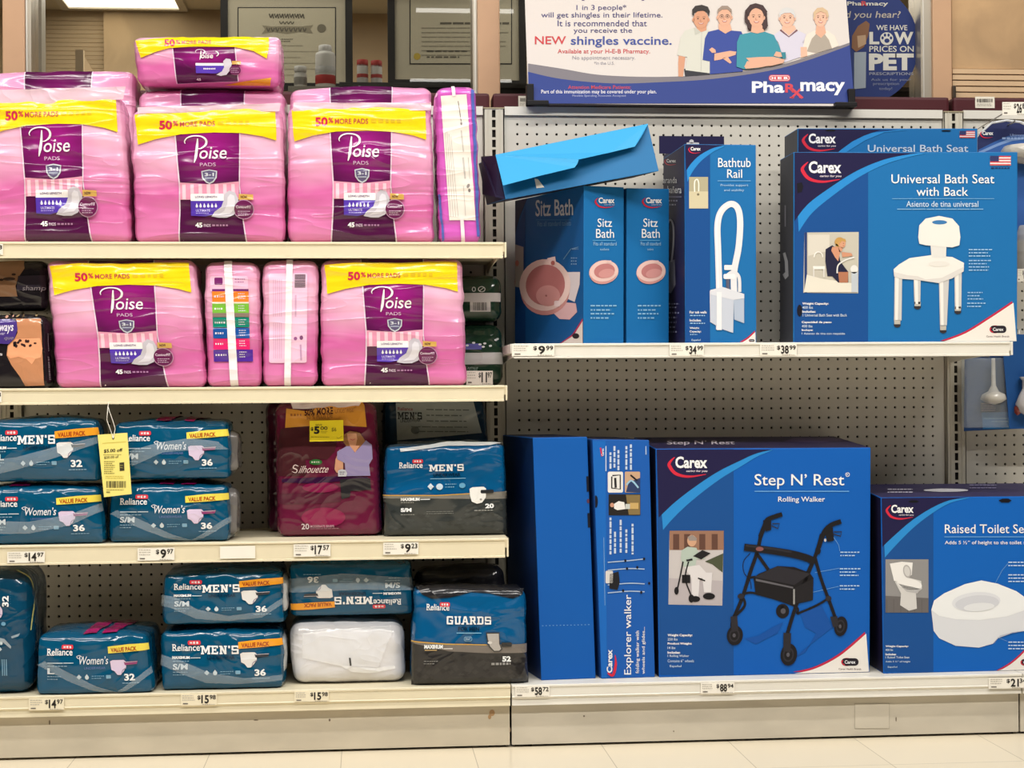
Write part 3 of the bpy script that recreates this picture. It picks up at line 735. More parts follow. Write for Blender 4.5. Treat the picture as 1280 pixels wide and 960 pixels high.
# side-on packs
def side_pack(label, quad, Y, D, zbot, seed, group=None, wrapper='pinkbag'):
    s = Soft(quad, Y, D, r=.02, bulge=.006, amp=.0026, seed=seed, zbot=zbot, fx=8, fz=30)
    t = thing('pad_pack', label, 'pad pack', base_of(s, zbot), group)
    m = MB(); s.mesh(m, wrapper); m.build('wrapper', t); return t, s
t, s = side_pack('magenta pad pack standing side-on with big white text panel at the shelf end', [(544, 110), (595, 108), (602, 302), (550, 302)], -.395, .2, Z1, 31, GP, 'wrap 208 96 190')
m = MB(); A = Art(m, s, lambda x, y: ((x-50)/285, (y-45)/870), .0014, .0004)
A.poly([(297, 62), (318, 66), (322, 880), (303, 880)], 'wrap 92 110 190', 0); A.poly([(50, 640), (64, 640), (86, 900), (72, 905)], 'wrap 92 110 190', 0); m.build('blue_edge', t)
m = MB(); A = Art(m, s, lambda x, y: ((x-50)/285, (y-45)/870), .0018, .0004)
A.poly([(88, 92), (266, 88), (298, 790), (118, 790)], 'wrap 238 228 220', 1)
for k in range(4): A.stroke([(108+k*13, 280+k*14), (128+k*17, 770)], 3.4, 'wrap 190 182 178', 2, False)
A.stroke([(206, 125), (222, 240)], 5, 'wrap 120 112 110', 2); A.stroke([(220, 290), (230, 410)], 8, 'wrap 196 190 186', 2); A.stroke([(226, 440), (236, 560)], 12, 'wrap 196 190 186', 2); A.stroke([(262, 440), (268, 560)], 3, 'wrap 170 164 160', 2)
A.ell(222, 252, 7, 9, 'wrap 130 122 120', 2); A.ell(255, 600, 9, 14, 'wrap 150 142 140', 2, 40); A.ell(262, 625, 9, 10, 'wrap 130 122 120', 2); A.stroke([(222, 600), (230, 765)], 5, 'wrap 200 194 190', 2)
m.build('text_panel', t)
m = MB(); A = Art(m, s, lambda x, y: ((x-50)/285, (y-45)/870), .0030, .0004)
A.poly([(163, 46), (186, 46), (190, 96), (166, 96)], 'wrap 240 228 232', 1); A.poly([(192, 780), (216, 780), (222, 912), (196, 912)], 'wrap 240 228 232', 1); m.build('seal_strip', t)

t, s = side_pack('pink pad pack side-on with coloured absorbency chart on second shelf', [(255, 327), (323, 327), (327, 486), (259, 486)], -.395, .2, Z2, 32, GP)
tf = lambda x, y: ((x-1020)/285, (y-98)/638)
m = MB(); A = Art(m, s, tf, .0018, .0004)
A.rrect(1050, 172, 1248, 250, 10, 'wrap 238 190 218', 1); A.rrect(1072, 180, 1116, 216, 6, 'wrap 116 40 104', 2); A.lines(1180, 186, 1240, 2, 14, 'wrap 170 110 160', 2)
for y0, y1, c in ((238, 250, '110 44 110'), (250, 304, '236 128 44'), (304, 312, '240 220 200'), (312, 360, '120 190 60'), (360, 380, '140 120 110'), (382, 432, '14 130 110'), (436, 488, '30 84 160'), (490, 545, '226 40 110'), (546, 606, '80 44 150')):
    A.rect(1060, y0, 1250 if y0 != 546 else 1264, y1, 'wrap '+c, 2)
    if y1-y0 > 40: A.lines(1070, y0+22, 1125, 1, 22, 'wrap 240 230 240', 3, .4, y0); A.lines(1195, y0+10, 1235, 3, 12, 'wrap 226 216 230', 3, .35, y0)
m.build('absorbency_chart', t)
m = MB(); A = Art(m, s, tf, .0036, .0004); A.poly([(1124, 100), (1166, 100), (1184, 734), (1142, 734)], 'wrap 244 236 240', 1); m.build('seal_strip', t)
t, s = side_pack('pink pad pack side-on with barcode panel on second shelf', [(328, 326), (398, 325.5), (396, 486), (329, 486)], -.395, .2, Z2, 33, GP)
tf = lambda x, y: ((x-28)/280, (y-95)/638)
m = MB(); A = Art(m, s, tf, .0018, .0004)
A.rrect(62, 160, 254, 612, 10, 'wrap 240 196 222', 1)
A.barcode(190, 166, 244, 234, 'wrap 90 80 90', 2, 4, True)
for k in range(5): A.stroke([(84+k*10, 190), (84+k*10, 380)], 2.6, 'wrap 216 160 196', 2); A.stroke([(84+k*10, 410), (84+k*10, 590)], 2.6, 'wrap 216 160 196', 2)
A.stroke([(196, 270), (196, 380)], 8, 'wrap 210 166 196', 2);  A.ell(196, 490, 9, 9, 'wrap 150 90 140', 2); A.ell(226, 486, 9, 11, 'wrap 130 80 120', 2); A.stroke([(222, 520), (226, 600)], 9, 'wrap 196 150 186', 2)
m.build('text_panel', t)
m = MB(); A = Art(m, s, tf, .0034, .0004); A.poly([(148, 92), (180, 92), (172, 732), (138, 732)], 'wrap 244 236 240', 1); m.build('seal_strip', t)

# ================================================================== BLACK UNDERWEAR PACKS, far left of the second shelf
BLK = 'bag 30 26 30'
s = Soft([(-27, 395), (57, 394), (62, 486), (-24, 486)], -.385, .17, r=.02, bulge=.004, amp=.0012, seed=41, zbot=Z2, fx=7, fz=12)
t = thing('underwear_pack', 'black underwear pack at far left with a picture of peach briefs', 'underwear pack', base_of(s, Z2), 'black underwear packs')
m = MB(); s.mesh(m, BLK); m.build('wrapper', t)
tf = lambda x, y: ((x/5.06+27)/88, ((y/5.06+310)-395)/91)
m = MB(); A = Art(m, s, tf, .0014, .0004)
SK, PE = 'bag 196 136 98', 'bag 240 166 124'
A.poly([(112, 455), (272, 455), (274, 560), (272, 872), (150, 875), (125, 820), (70, 740), (42, 680), (52, 620), (100, 575), (120, 540)], SK, 1)
A.poly([(108, 578), (264, 574), (275, 640), (262, 695), (228, 705), (204, 738), (170, 705), (120, 690), (66, 700), (46, 680), (56, 626)], PE, 2)
A.ell(100, 360+250, 10, 18, BLK, 3, 20)
for k in range(9): A.ell(96+k*13, 605+18*math.sin(k*1.7), 8, 11, 'bag 60 40 40', 3, 30*k)
A.ell(232, 606, 10, 6, 'bag 60 40 40', 3)
rn = random.Random(3)
for k in range(30): A.ell(40+rn.random()*225, 380+rn.random()*75, 4+rn.random()*8, 3+rn.random()*7, rn.choice(['bag 120 96 70', 'bag 150 130 96', 'bag 70 56 44', 'bag 196 150 130']), 2, rn.random()*180)
m.build('briefs_picture', t)
m = MB(); A = Art(m, s, tf, .0026, .0004)
A.poly([(-110, 458), (80, 458), (118, 470), (122, 520), (100, 575), (60, 610), (-110, 600)], 'bag 74 54 130', 1)
A.text('ways', 0, 490, 94, 545, 'bag 232 226 240', 2, .015, shear=.15); A.text('ver', 0, 538, 40, 552, 'bag 190 180 216', 2, .01, shear=.2); A.text('que', 32, 566, 92, 588, 'bag 150 136 160', 2, 0, shear=.3)
m.build('brand_patch', t)
m = MB(); A = Art(m, s, tf, .0014, .0004)
A.barcode(304, 545, 326, 655, 'bag 150 146 150', 1, 2, True); A.barcode(300, 690, 324, 840, 'bag 130 126 130', 1, 3, True); A.text('s', -6, 668, 16, 682, 'bag 200 196 200', 1, .02)
m.build('barcode_print', t)
zt = s.c[0].z+.0145
s = Soft([(-27, 328), (57, 326), (58, 394), (-25, 394)], -.34, .15, r=.018, bulge=.004, amp=.0012, seed=42, zbot=zt, fx=7, fz=12)
t = thing('underwear_pack', 'black underwear pack lying on the one with the peach briefs', 'underwear pack', base_of(s, zt), 'black underwear packs')
m = MB(); s.mesh(m, BLK); m.build('wrapper', t)
tf = lambda x, y: ((x/5.06+27)/85, ((y/5.06+310)-328)/66)
m = MB(); A = Art(m, s, tf, .0014, .0004)
A.poly([(-120, 95), (150, 92), (160, 140), (120, 200), (100, 260), (110, 330), (-120, 330)], 'bag 132 98 72', 1); A.ell(60, 210, 40, 12, 'bag 60 44 36', 2); A.ell(90, 180, 14, 8, 'bag 50 38 32', 2); A.ell(10, 215, 14, 8, 'bag 50 38 32', 2)
m.build('briefs_picture', t)
m = MB(); A = Art(m, s, tf, .0016, .0004); A.poly([(118, 190), (285, 188), (285, 285), (105, 290)], 'bag 48 42 52', 1); A.text('shamp', 145, 258, 285, 300, 'bag 140 132 136', 2, 0, shear=.2); m.build('brand_patch', t)

# ================================================================== DARK GREEN PACKS at the end of the second shelf
GRN = 'bag 30 56 40'
def green_pack(label, quad, zbot, seed):
    s = Soft(quad, -.2, .17, r=.025, bulge=.006, amp=.0022, seed=seed, zbot=zbot)
    t = thing('underwear_pack', label, 'underwear pack', base_of(s, zbot), 'dark green packs'); m = MB(); s.mesh(m, GRN); m.build('wrapper', t); return t, s
t, s = green_pack('dark green pack at the end of the second shelf, bottom of its stack', [(548, 409), (628, 407), (630, 483), (548, 483)], Z2, 51)
U = lambda q: (lambda x, y: ((x-548)/81, (y-q)/72))
m = MB(); A = Art(m, s, U(409), .0014, .0004); A.rect(560, 441, 628, 455, 'bag 190 190 190', 1); m.build('seal_strip', t)
m = MB(); A = Art(m, s, U(409), .0014, .0004); A.text('ontour', 584, 457, 597, 464, 'bag 130 150 136', 1, .01); m.build('print', t); m = MB(); A = Art(m, s, U(409), .0014, .0004); A.rect(582, 430, 602, 437, 'bag 92 92 160', 1)
for x, y in ((584, 432), (592, 429), (600, 431), (606, 430), (604, 434), (613, 433), (620, 426), (622, 425)): A.ell(x, y, 2, 1.2, 'bag 214 218 220', 2)
m.build('pattern_print', t)
zt = s.c[0].z+.0145
t, s = green_pack('dark green pack with barcode, upper one of the stack behind the pink pack', [(548, 346), (627, 345), (628, 407), (548, 407)], zt, 52)
m = MB(); A = Art(m, s, U(345), .0014, .0004); A.rect(560, 372, 627, 386, 'bag 196 194 192', 1); m.build('seal_strip', t)
m = MB(); A = Art(m, s, U(345), .0014, .0004); A.rect(588, 386, 614, 402, 'bag 196 194 190', 1); A.barcode(592, 387, 610, 400, 'bag 60 60 60', 2, 5); m.build('barcode_label', t)
m = MB(); A = Art(m, s, U(345), .0014, .0004); A.ring(593, 366, 2, 3.4, .9, 'bag 200 206 202', 1); A.ring(603, 366, 4.2, 4.2, 1, 'bag 200 206 202', 1); A.stroke([(600, 369), (606, 363)], 1, 'bag 200 206 202', 1); m.build('print', t)
price(583, 463.5, 616, 481, '11', '97', 'white price sticker $11.97 on the dark green pack at the shelf end', 0, Y=-.235)

# ================================================================== BLUE UNDERWEAR PACKS
BLU, BLUD = 'bag 4 78 112', 'bag 8 66 96'
RED = 'bag 216 60 72'; WB = 'bag 236 238 240'
def badge(A, x0, y0, x1, y1, L=3):
    A.rrect(x0, y0, x1, y1, (y1-y0)*.35, RED, L); w_ = x1-x0
    for k, c in enumerate('HEB'): A.text(c, x0+w_*(.17+.25*k), y0+(y1-y0)*.25, x0+w_*(.33+.25*k), y1-(y1-y0)*.25, WB, L+1, .05)
def reliance(A, x0, y0, x1, y1, L=2):
    A.text('Reliance', x0, y0, x1, y1, WB, L, .012)
    w_ = x1-x0; h = y1-y0
    A.rect(x0-.015*w_, y1-.1*h, x0+.09*w_, y1, WB, L); A.rect(x0-.015*w_, y0, x0+.08*w_, y0+.09*h, WB, L); A.rect(x0+.13*w_, y1-.09*h, x0+.21*w_, y1, WB, L)
def icons(A, x, y, L=2):
    A.poly([(x, y-13), (x+13, y), (x, y+13), (x-13, y)], 'bag 190 206 216', L); A.ell(x+40, y+2, 10, 11, 'bag 200 214 222', L); A.poly([(x+32, y-4), (x+48, y-4), (x+40, y-15)], 'bag 200 214 222', L)
    A.lines(x+65, y-6, x+130, 2, 11, 'bag 110 156 184', L); A.rrect(x+138, y-8, x+162, y+10, 3, 'bag 120 164 190', L)
def brief(A, x, y, c, dark, L=2):
    A.poly([(x, y), (x+12, y-6), (x+70, y-6), (x+80, y+2), (x+80, y+30), (x+66, y+52), (x+50, y+68), (x+34, y+68), (x+20, y+50), (x+4, y+42)], c, L)
    A.stroke([(x+56, y+62), (x+62, y+45), (x+80, y+34)], 4, 'bag 150 140 160', L+1)
    A.poly([(x+70, y+4), (x+142, y), (x+136, y+16), (x+74, y+20)], dark, L+1); A.stroke([(x+74, y+6), (x+140, y+3)], 2, 'bag 210 206 214', L+2, False)
def blue_pack(label, quad, Y, D, zbot, seed, who, size, count, band, flip=False, extra=True, gusset=None, topband=None, folds=(), name_clip=False, group='blue underwear packs'):
    """print drawn in the frame of one photographed pack: x 160..750, y 420..710"""
    s = Soft(quad, Y, D, r=.013, bulge=.012, amp=.0044, seed=seed, zbot=zbot, top=.012, side=.003, fx=10, fz=16)
    t = thing('underwear_pack', label, 'underwear pack', base_of(s, zbot), group)
    m = MB(); s.mesh(m, BLU); m.build('wrapper', t)
    tf0 = lambda x, y: ((x-160)/590, (y-420)/290)
    tf = (lambda x, y: (1-tf0(x, y)[0], 1-tf0(x, y)[1])) if flip else tf0
    art = lambda b=.0016: Art(MB(), s, tf, b, .0004)
    A = art(); reliance(A, 217, 480, 350, 513); badge(A, 292, 462, 354, 484); A.mb.build('brand_name', t)
    A = art(.0022); A.poly([(537, 472), (640, 462), (746, 458), (748, 492), (640, 500), (538, 505)], band, 1); A.text('VALUE PACK', 552, 478, 688, 500, 'bag 170 70 30', 2, .035, slope=-.04); A.mb.build('value_banner', t)
    A = art()
    if who == 'women':
        A.text('Women’s', 382, 518, 536, 558, 'bag 226 230 236', 2, .006, shear=.18); A.stroke([(384, 530), (372, 520), (386, 514), (400, 522)], 3, 'bag 226 230 236', 2)
        A.text('UNDERWEAR', 410, 570, 520, 582, 'bag 90 110 160', 2, .01)
        A.mb.build('title', t); A = art(); brief(A, 545, 545, 'bag 214 196 222', 'bag 140 60 110'); A.mb.build('brief_picture', t)
        A = art(); A.rect(218, 547, 300, 552, 'bag 176 196 210', 2); A.rect(304, 547, 356, 551, 'bag 196 212 222', 2); A.lines(218, 562, 330, 1, 14, 'bag 120 156 180', 2)
    else:
        A.slab("MEN'S", 355, 488, 540, 530, WB); A.text('UNDERWEAR', 385, 538, 518, 556, 'bag 8 44 70', 2, .03)
        A.mb.build('title', t); A = art(); brief(A, 545, 530, 'bag 222 220 218', 'bag 60 60 64'); A.mb.build('brief_picture', t)
        A = art(); A.text('MAXIMUM', 215, 538, 300, 552, WB, 2, .05); A.rect(304, 545, 352, 549, 'bag 200 214 222', 2); A.lines(218, 560, 300, 1, 14, 'bag 120 156 180', 2)
    A.mb.build('absorbency_print', t); A = art(); A.text(size, 218, 575, 218+(38+32*(len(size)-1) if len(size) < 3 else 72), 604, 'bag 206 216 224', 2, .03); A.lines(218, 614, 292, 2, 13, 'bag 120 156 180', 2)
    A.mb.build('size_print', t); A = art(); icons(A, 382, 620); A.mb.build('feature_icons', t)
    A = art(); A.text(count, 612, 608, 666, 642, WB, 2, .035); A.lines(600, 652, 690, 1, 12, 'bag 120 160 186', 2); A.mb.build('count_print', t)
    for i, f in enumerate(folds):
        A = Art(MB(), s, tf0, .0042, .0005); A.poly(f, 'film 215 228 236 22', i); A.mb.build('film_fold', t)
    if topband:
        for a, b in topband:
            A = Art(MB(), TopOf(s), lambda x, y: ((x-160)/590, y), .0018, .0004)
            A.poly([(a, 0), (b, 0), (b+70, .9), (a+60, .9)], 'bag 158 20 96', 1); A.mb.build('top_stripe', t)
    if gusset:
        x0, y0, x1, y1, dy, c = gusset
        g = Soft([(x0, y0), (x1, y0+3), (x1, y1-4), (x0, y1)], Y+dy, max(.05, D-dy-.03), r=.012, bulge=.004, amp=.003, seed=seed+5, fx=14, fz=20)
        m = MB(); g.mesh(m, c); m.build('end_gusset', t)
    return t, s
YELB, ORB = 'bag 232 212 84', 'bag 240 160 44'
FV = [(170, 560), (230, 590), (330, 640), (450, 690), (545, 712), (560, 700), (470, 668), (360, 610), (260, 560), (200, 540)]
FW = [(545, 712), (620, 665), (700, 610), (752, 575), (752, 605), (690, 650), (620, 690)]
GRAYG = 'bag 112 108 106'
def stack(lo, hi):
    t, s = blue_pack(*lo[0], **lo[1]); zt = s.c[0].z+.0145
    if hi:
        a = list(hi[0]); a[4] = zt; blue_pack(*a, **hi[1])
y2 = yfr(60, 683, Z3)
stack((['blue women’s 36 pack at far left, lower of its stack beside the coupon', [(-27, 611), (125, 609), (130, 683), (-25, 684)], -.398, .16, Z3, 61, 'women', 'S/M', '36', YELB], dict(folds=[[(160, 580), (400, 590), (600, 555), (750, 500), (750, 540), (600, 610), (400, 650), (160, 650)]], topband=[(300, 400)])),
      (['blue men’s 32 pack at far left, upper of its stack left of the coupon', [(-26, 528), (122, 524), (126, 605), (-27, 606)], -.398, .16, Z3, 62, 'men', 'XL', '32', ORB], dict(folds=[[(160, 610), (350, 590), (560, 540), (750, 500), (750, 530), (560, 590), (350, 650), (160, 690)]])))
stack((['blue women’s 36 pack right of the coupon, lower of its stack', [(137, 608), (285, 607), (288, 680), (135, 681)], -.385, .15, Z3, 63, 'women', 'S/M', '36', YELB], dict(folds=[FV, FW], topband=[(400, 470), (510, 580)], gusset=(279, 612, 298, 671, .03, GRAYG))),
      (['blue women’s 36 pack right of the coupon, upper of its stack', [(143, 529), (284, 527), (288, 600), (140, 602)], -.385, .15, Z3, 64, 'women', 'S/M', '36', YELB], dict(folds=[[(250, 560), (400, 520), (560, 500), (700, 520), (740, 560), (600, 560), (420, 570), (260, 640)]], topband=[(370, 450), (520, 570)], gusset=(279, 540, 299, 592, .03, GRAYG))))
yP = yfr(115, 868, ZD)
blue_pack('blue women’s L 32 pack alone on the bottom deck at left', [(47, 795), (184, 794), (192, 868), (45, 868)], yP, .22, ZD, 65, 'women', 'L', '32', YELB, folds=[FV, FW], topband=[(400, 470), (500, 580)])
yQ = yfr(275, 862, ZD)
stack((['blue men’s 36 pack in the bottom stack at centre left, lower one', [(201, 790), (352, 788), (355, 862), (202, 863)], yQ, .2, ZD, 66, 'men', 'S/M', '36', ORB], dict(folds=[[(165, 530), (260, 560), (400, 620), (560, 650), (740, 640), (740, 668), (540, 680), (380, 672), (250, 620), (165, 580)]], gusset=(346, 795, 357, 845, .02, 'bag 190 192 194'))),
      (['blue men’s 36 pack in the bottom stack at centre left, upper one', [(204, 716), (352, 713), (357, 786), (203, 787)], yQ, .2, ZD, 67, 'men', 'S/M', '36', ORB], dict(folds=[[(160, 540), (220, 550), (330, 620), (480, 660), (640, 640), (740, 570), (745, 600), (640, 672), (480, 690), (320, 672), (200, 610), (160, 600)]], gusset=(348, 722, 360, 768, .02, 'bag 190 192 194'))))
# white pack with the upside-down blue one on it
yR = yfr(430, 855, ZD)
s = Soft([(361, 779), (504, 777), (507, 855), (366, 856)], yR, .2, r=.03, bulge=.012, amp=.0034, seed=71, zbot=ZD, fx=10, fz=14)
t = thing('underwear_pack', 'plain white plastic-wrapped pack on the bottom deck', 'pack', base_of(s, ZD))
m = MB(); s.mesh(m, 'bag 222 220 222'); m.build('wrapper', t)
tf = lambda x, y: ((x-160)/590, (y-350)/305)
m = MB(); A = Art(m, s, tf, .0055, .0004); A.poly([(460, 520), (470, 520), (472, 559), (463, 560)], 'bag 60 58 60', 2); m.build('code_mark', t)
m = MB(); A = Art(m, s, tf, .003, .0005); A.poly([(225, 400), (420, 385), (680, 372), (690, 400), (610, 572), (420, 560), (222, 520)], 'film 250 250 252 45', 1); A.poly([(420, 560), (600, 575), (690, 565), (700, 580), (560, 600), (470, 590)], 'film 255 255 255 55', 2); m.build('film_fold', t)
zt = s.c[0].z+.0145
blue_pack('blue men’s 36 pack lying upside down on the white pack', [(362, 705), (514, 704), (516, 777), (364, 777)], yR, .2, zt, 72, 'men', 'S/M', '36', ORB, flip=True, folds=[[(165, 500), (420, 470), (745, 500), (745, 570), (500, 560), (165, 575)]])
# pack standing on end at the far left of the deck
yO = yfr(20, 868, ZD)
s = Soft([(-28, 714), (37, 716), (41, 868), (-27, 869)], yO, .22, r=.035, bulge=.012, amp=.003, seed=73, zbot=ZD, fx=10, fz=14)
t = thing('underwear_pack', 'blue 32 pack standing on its end at the far left of the bottom deck', 'underwear pack', base_of(s, ZD), 'blue underwear packs')
m = MB(); s.mesh(m, BLUD); m.build('wrapper', t)
tf = lambda x, y: ((x/4.8+28)/77, (y/4.8+690-714)/155)
m = MB(); A = Art(m, s, tf, .0018, .0004); A.text('32', 44, 256, 90, 322, WB, 2, .035, rot=90); A.lines(100, 230, 108, 6, 14, 'bag 90 140 170', 2); m.build('count_print', t)
m = MB(); A = Art(m, s, tf, .0018, .0004); A.ell(10, 355, 36, 42, 'bag 206 190 210', 2); A.stroke([(0, 380), (25, 368), (42, 372)], 4, 'bag 170 150 180', 3); m.build('brief_picture', t)
m = MB(); A = Art(m, s, tf, .0018, .0004); A.ell(52, 425, 16, 12, 'bag 110 156 184', 2); m.build('round_print', t); m = MB(); A = Art(m, s, tf, .0018, .0004); A.ell(36, 540, 10, 12, 'bag 200 214 222', 2); A.poly([(28, 565), (40, 578), (28, 590), (16, 578)], 'bag 190 206 216', 2); m.build('feature_icons', t); m = MB(); A = Art(m, s, tf, .0018, .0004)
for k in range(3): A.rect(34+14*k, 640, 42+14*k, 740, 'bag 110 150 176', 2)
m.build('size_print', t)
m = MB(); A = Art(m, s, tf, .004, .0005); A.poly([(0, 500), (60, 515), (105, 560), (100, 575), (50, 535), (0, 525)], 'film 230 240 246 40', 1); A.poly([(105, 500), (160, 482), (150, 500), (110, 512)], 'film 220 235 245 40', 1); m.build('film_fold', t)
A = Art(MB(), s, tf, .0024, .0005); A.stroke([(30, 108), (130, 118), (205, 150), (232, 200), (235, 300), (215, 470)], 5, 'bag 190 190 120', 1); A.mb.build('seam', t)

# two tall packs: blue over black
def two_tone_pack(label, quad, Y, D, zbot, seed, draw, tb, group=None):
    s = Soft(quad, Y, D, r=.018, bulge=.01, amp=.003, seed=seed, zbot=zbot, fx=9, fz=16)
    t = thing('underwear_pack', label, 'underwear pack', base_of(s, zbot), group)
    m = MB(); s.mesh(m, 'bag 6 84 134', tb); m.build('wrapper', t); draw(s, t); return t, s
def draw_mens(s, t):
    tf = lambda x, y: ((x-640)/615, (y-215)/470); art = lambda b=.0018: Art(MB(), s, tf, b, .0004)
    A = art(.0014); A.poly([(634, 488), (900, 480), (1262, 474), (1262, 690), (634, 690)], 'bag 52 56 56', 1)
    rn = random.Random(5)
    for k in range(60): a, b = 660+rn.random()*570, 530+rn.random()*140; A.poly([(a, b-9), (a+14, b), (a, b+9), (a-14, b)], rn.choice(['bag 44 48 48', 'bag 60 64 64']), 2)
    A.poly([(634, 472), (900, 476), (1262, 462), (1262, 500), (1130, 498), (900, 492), (634, 488)], 'bag 124 120 112', 3); A.poly([(634, 470), (900, 474), (1070, 468), (1070, 472), (900, 479), (634, 475)], 'bag 206 160 70', 4); A.mb.build('lower_panel', t)
    A = art(); reliance(A, 715, 306, 832, 336); badge(A, 780, 292, 834, 312); A.mb.build('brand_name', t)
    A = art(); A.slab("MEN'S", 866, 320, 1042, 354, WB); A.text('UNDERWEAR', 886, 364, 1024, 382, 'bag 6 40 66', 2, .035); A.rect(870, 390, 1050, 393, 'bag 130 180 210', 2); A.mb.build('title', t)
    A = art(); A.poly([(872, 414), (888, 431), (872, 448), (856, 431)], 'bag 200 214 224', 2); A.ell(917, 432, 17, 16, 'bag 190 210 224', 2); A.lines(945, 418, 1005, 2, 14, 'bag 110 160 190', 2); A.ell(1032, 428, 16, 13, 'bag 100 160 196', 2); A.mb.build('feature_icons', t); A = art()
    A.text('MAXIMUM', 722, 486, 816, 502, WB, 6, .06); A.rect(820, 493, 868, 497, WB, 6); A.lines(722, 508, 790, 1, 12, 'bag 140 140 136', 6); A.text('S/M', 722, 538, 776, 558, WB, 6, .05); A.lines(722, 570, 795, 1, 10, 'bag 140 140 136', 6); A.lines(850, 556, 990, 2, 10, 'bag 110 112 110', 6); A.mb.build('size_print', t)
    A = art(.003); A.poly([(1068, 446), (1082, 438), (1140, 436), (1152, 446), (1150, 490), (1130, 516), (1104, 522), (1078, 510), (1070, 480)], 'bag 232 230 226', 4); A.rrect(1124, 452, 1190, 470, 6, 'bag 40 42 44', 5); A.ell(1124, 500, 6, 5, 'card 150 146 140', 5); A.mb.build('brief_picture', t)
    A = art(.003); A.text('20', 1146, 522, 1190, 546, WB, 4, .05); A.lines(1090, 553, 1190, 1, 14, 'bag 150 150 146', 4); A.mb.build('count_print', t)
    A = art(.003); A.poly([(716, 238), (980, 216), (1240, 222), (1180, 232), (960, 232), (720, 252)], 'film 240 244 246 70', 1); A.mb.build('film_fold', t)
yN = yfr(557, 670, Z3)
two_tone_pack('blue and black men’s 20 pack at the right end of the third shelf', [(481, 556), (631, 553), (634, 671), (480, 672)], yN, .16, Z3, 81, draw_mens, 'bag 40 60 76')
s = Soft([(479, 497), (606, 499), (620, 672), (478, 672)], yN+.19, .12, r=.02, bulge=.006, amp=.002, seed=82, zbot=Z3, fx=9, fz=14)
t = thing('underwear_pack', 'dark blue pack with grey print panel standing behind the men’s 20 pack', 'underwear pack', base_of(s, Z3)); m = MB(); s.mesh(m, 'bag 22 52 76'); m.build('wrapper', t)
tf = lambda x, y: ((x/4+320-479)/134, (y/4+500-498)/173)
m = MB(); A = Art(m, s, tf, .0016, .0004); A.poly([(702, 20), (900, 6), (1110, 4), (1140, 172), (900, 196), (708, 214)], 'bag 176 184 186', 1)
A.slab("MEN'S", 712, 66, 838, 104, 'bag 48 56 60', 2); A.text('UNDERWEAR', 724, 104, 828, 122, 'bag 70 78 82', 2, .02, slope=-.06); A.text('Reliance', 712, 40, 790, 58, 'bag 150 80 84', 2, .02)
A.lines(860, 48, 1100, 3, 30, 'bag 108 116 118', 2, .2); A.lines(780, 140, 1080, 2, 24, 'bag 108 116 118', 2, .2); A.ell(800, 160, 22, 20, 'bag 108 116 118', 2); m.build('print_panel', t)
def draw_guards(s, t):
    tf = lambda x, y: ((x-75)/800, (y-235)/645); art = lambda b=.0018: Art(MB(), s, tf, b, .0004)
    A = art(.0014); A.poly([(70, 590), (480, 606), (880, 606), (880, 890), (60, 890)], 'bag 44 42 42', 1); rn = random.Random(6)
    for k in range(70): a, b = 110+rn.random()*720, 690+rn.random()*150; A.poly([(a, b-18), (a+24, b), (a, b+18), (a-24, b)], rn.choice(['bag 37 35 35', 'bag 51 49 48']), 2)
    A.poly([(70, 585), (300, 600), (590, 606), (870, 606), (870, 668), (590, 664), (330, 650), (70, 596)], 'bag 120 112 106', 3); A.poly([(70, 582), (300, 598), (590, 604), (590, 610), (300, 606), (70, 590)], 'bag 206 160 70', 4); A.mb.build('lower_panel', t)
    A = art(.0014); A.poly([(90, 236), (860, 236), (850, 268), (780, 296), (620, 268), (480, 262), (330, 296), (200, 306), (130, 280)], 'bag 34 34 38', 1); A.mb.build('top_fold', t)
    A = art(); reliance(A, 166, 340, 326, 382); badge(A, 258, 328, 330, 356); A.mb.build('brand_name', t)
    A = art(); A.slab('GUARDS', 308, 418, 624, 472, WB); A.text('FOR MEN', 390, 487, 538, 515, 'bag 6 40 66', 2, .035); A.rect(378, 526, 552, 531, 'bag 130 186 216', 2); A.mb.build('title', t)
    A = art(); A.rrect(430, 550, 488, 584, 14, 'bag 110 160 190', 2); A.rrect(434, 554, 484, 580, 12, 'bag 20 90 140', 3); A.lines(440, 560, 480, 2, 10, 'bag 200 220 230', 4); A.mb.build('feature_icons', t); A = art()
    A.text('MAXIMUM', 156, 606, 284, 634, WB, 6, .06); A.rect(288, 628, 352, 635, 'bag 214 210 206', 6); A.rect(160, 640, 244, 646, 'bag 190 160 110', 6); A.lines(156, 712, 256, 2, 16, 'bag 130 128 126', 6); A.mb.build('size_print', t)
    A = art(.003); A.poly([(584, 524), (680, 524), (682, 600), (700, 640), (680, 655), (640, 655), (605, 620), (590, 570)], 'bag 60 58 58', 4); A.poly([(592, 532), (674, 532), (676, 600), (690, 636), (676, 648), (642, 648), (612, 616), (598, 570)], 'bag 178 172 168', 5); A.ell(612, 592, 16, 10, 'bag 214 210 206', 6); A.rrect(692, 592, 766, 622, 8, 'bag 36 36 38', 5); A.mb.build('guard_picture', t)
    A = art(.003); A.text('52', 698, 686, 758, 724, WB, 4, .05); A.lines(622, 730, 760, 1, 30, 'bag 150 148 146', 4, .5); A.mb.build('count_print', t)
yS = yfr(590, 856, ZD)
two_tone_pack('blue and black guards 52 pack at the right end of the bottom deck', [(518, 734), (657, 737), (660, 855), (514, 856)], yS, .13, ZD, 83, draw_guards, 'bag 36 36 40')
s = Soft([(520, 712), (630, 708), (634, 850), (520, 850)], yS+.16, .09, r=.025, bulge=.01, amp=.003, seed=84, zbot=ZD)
t = thing('underwear_pack', 'dark pack behind the guards 52 pack', 'underwear pack', base_of(s, ZD)); m = MB(); s.mesh(m, 'bag 36 36 42'); m.build('wrapper', t)

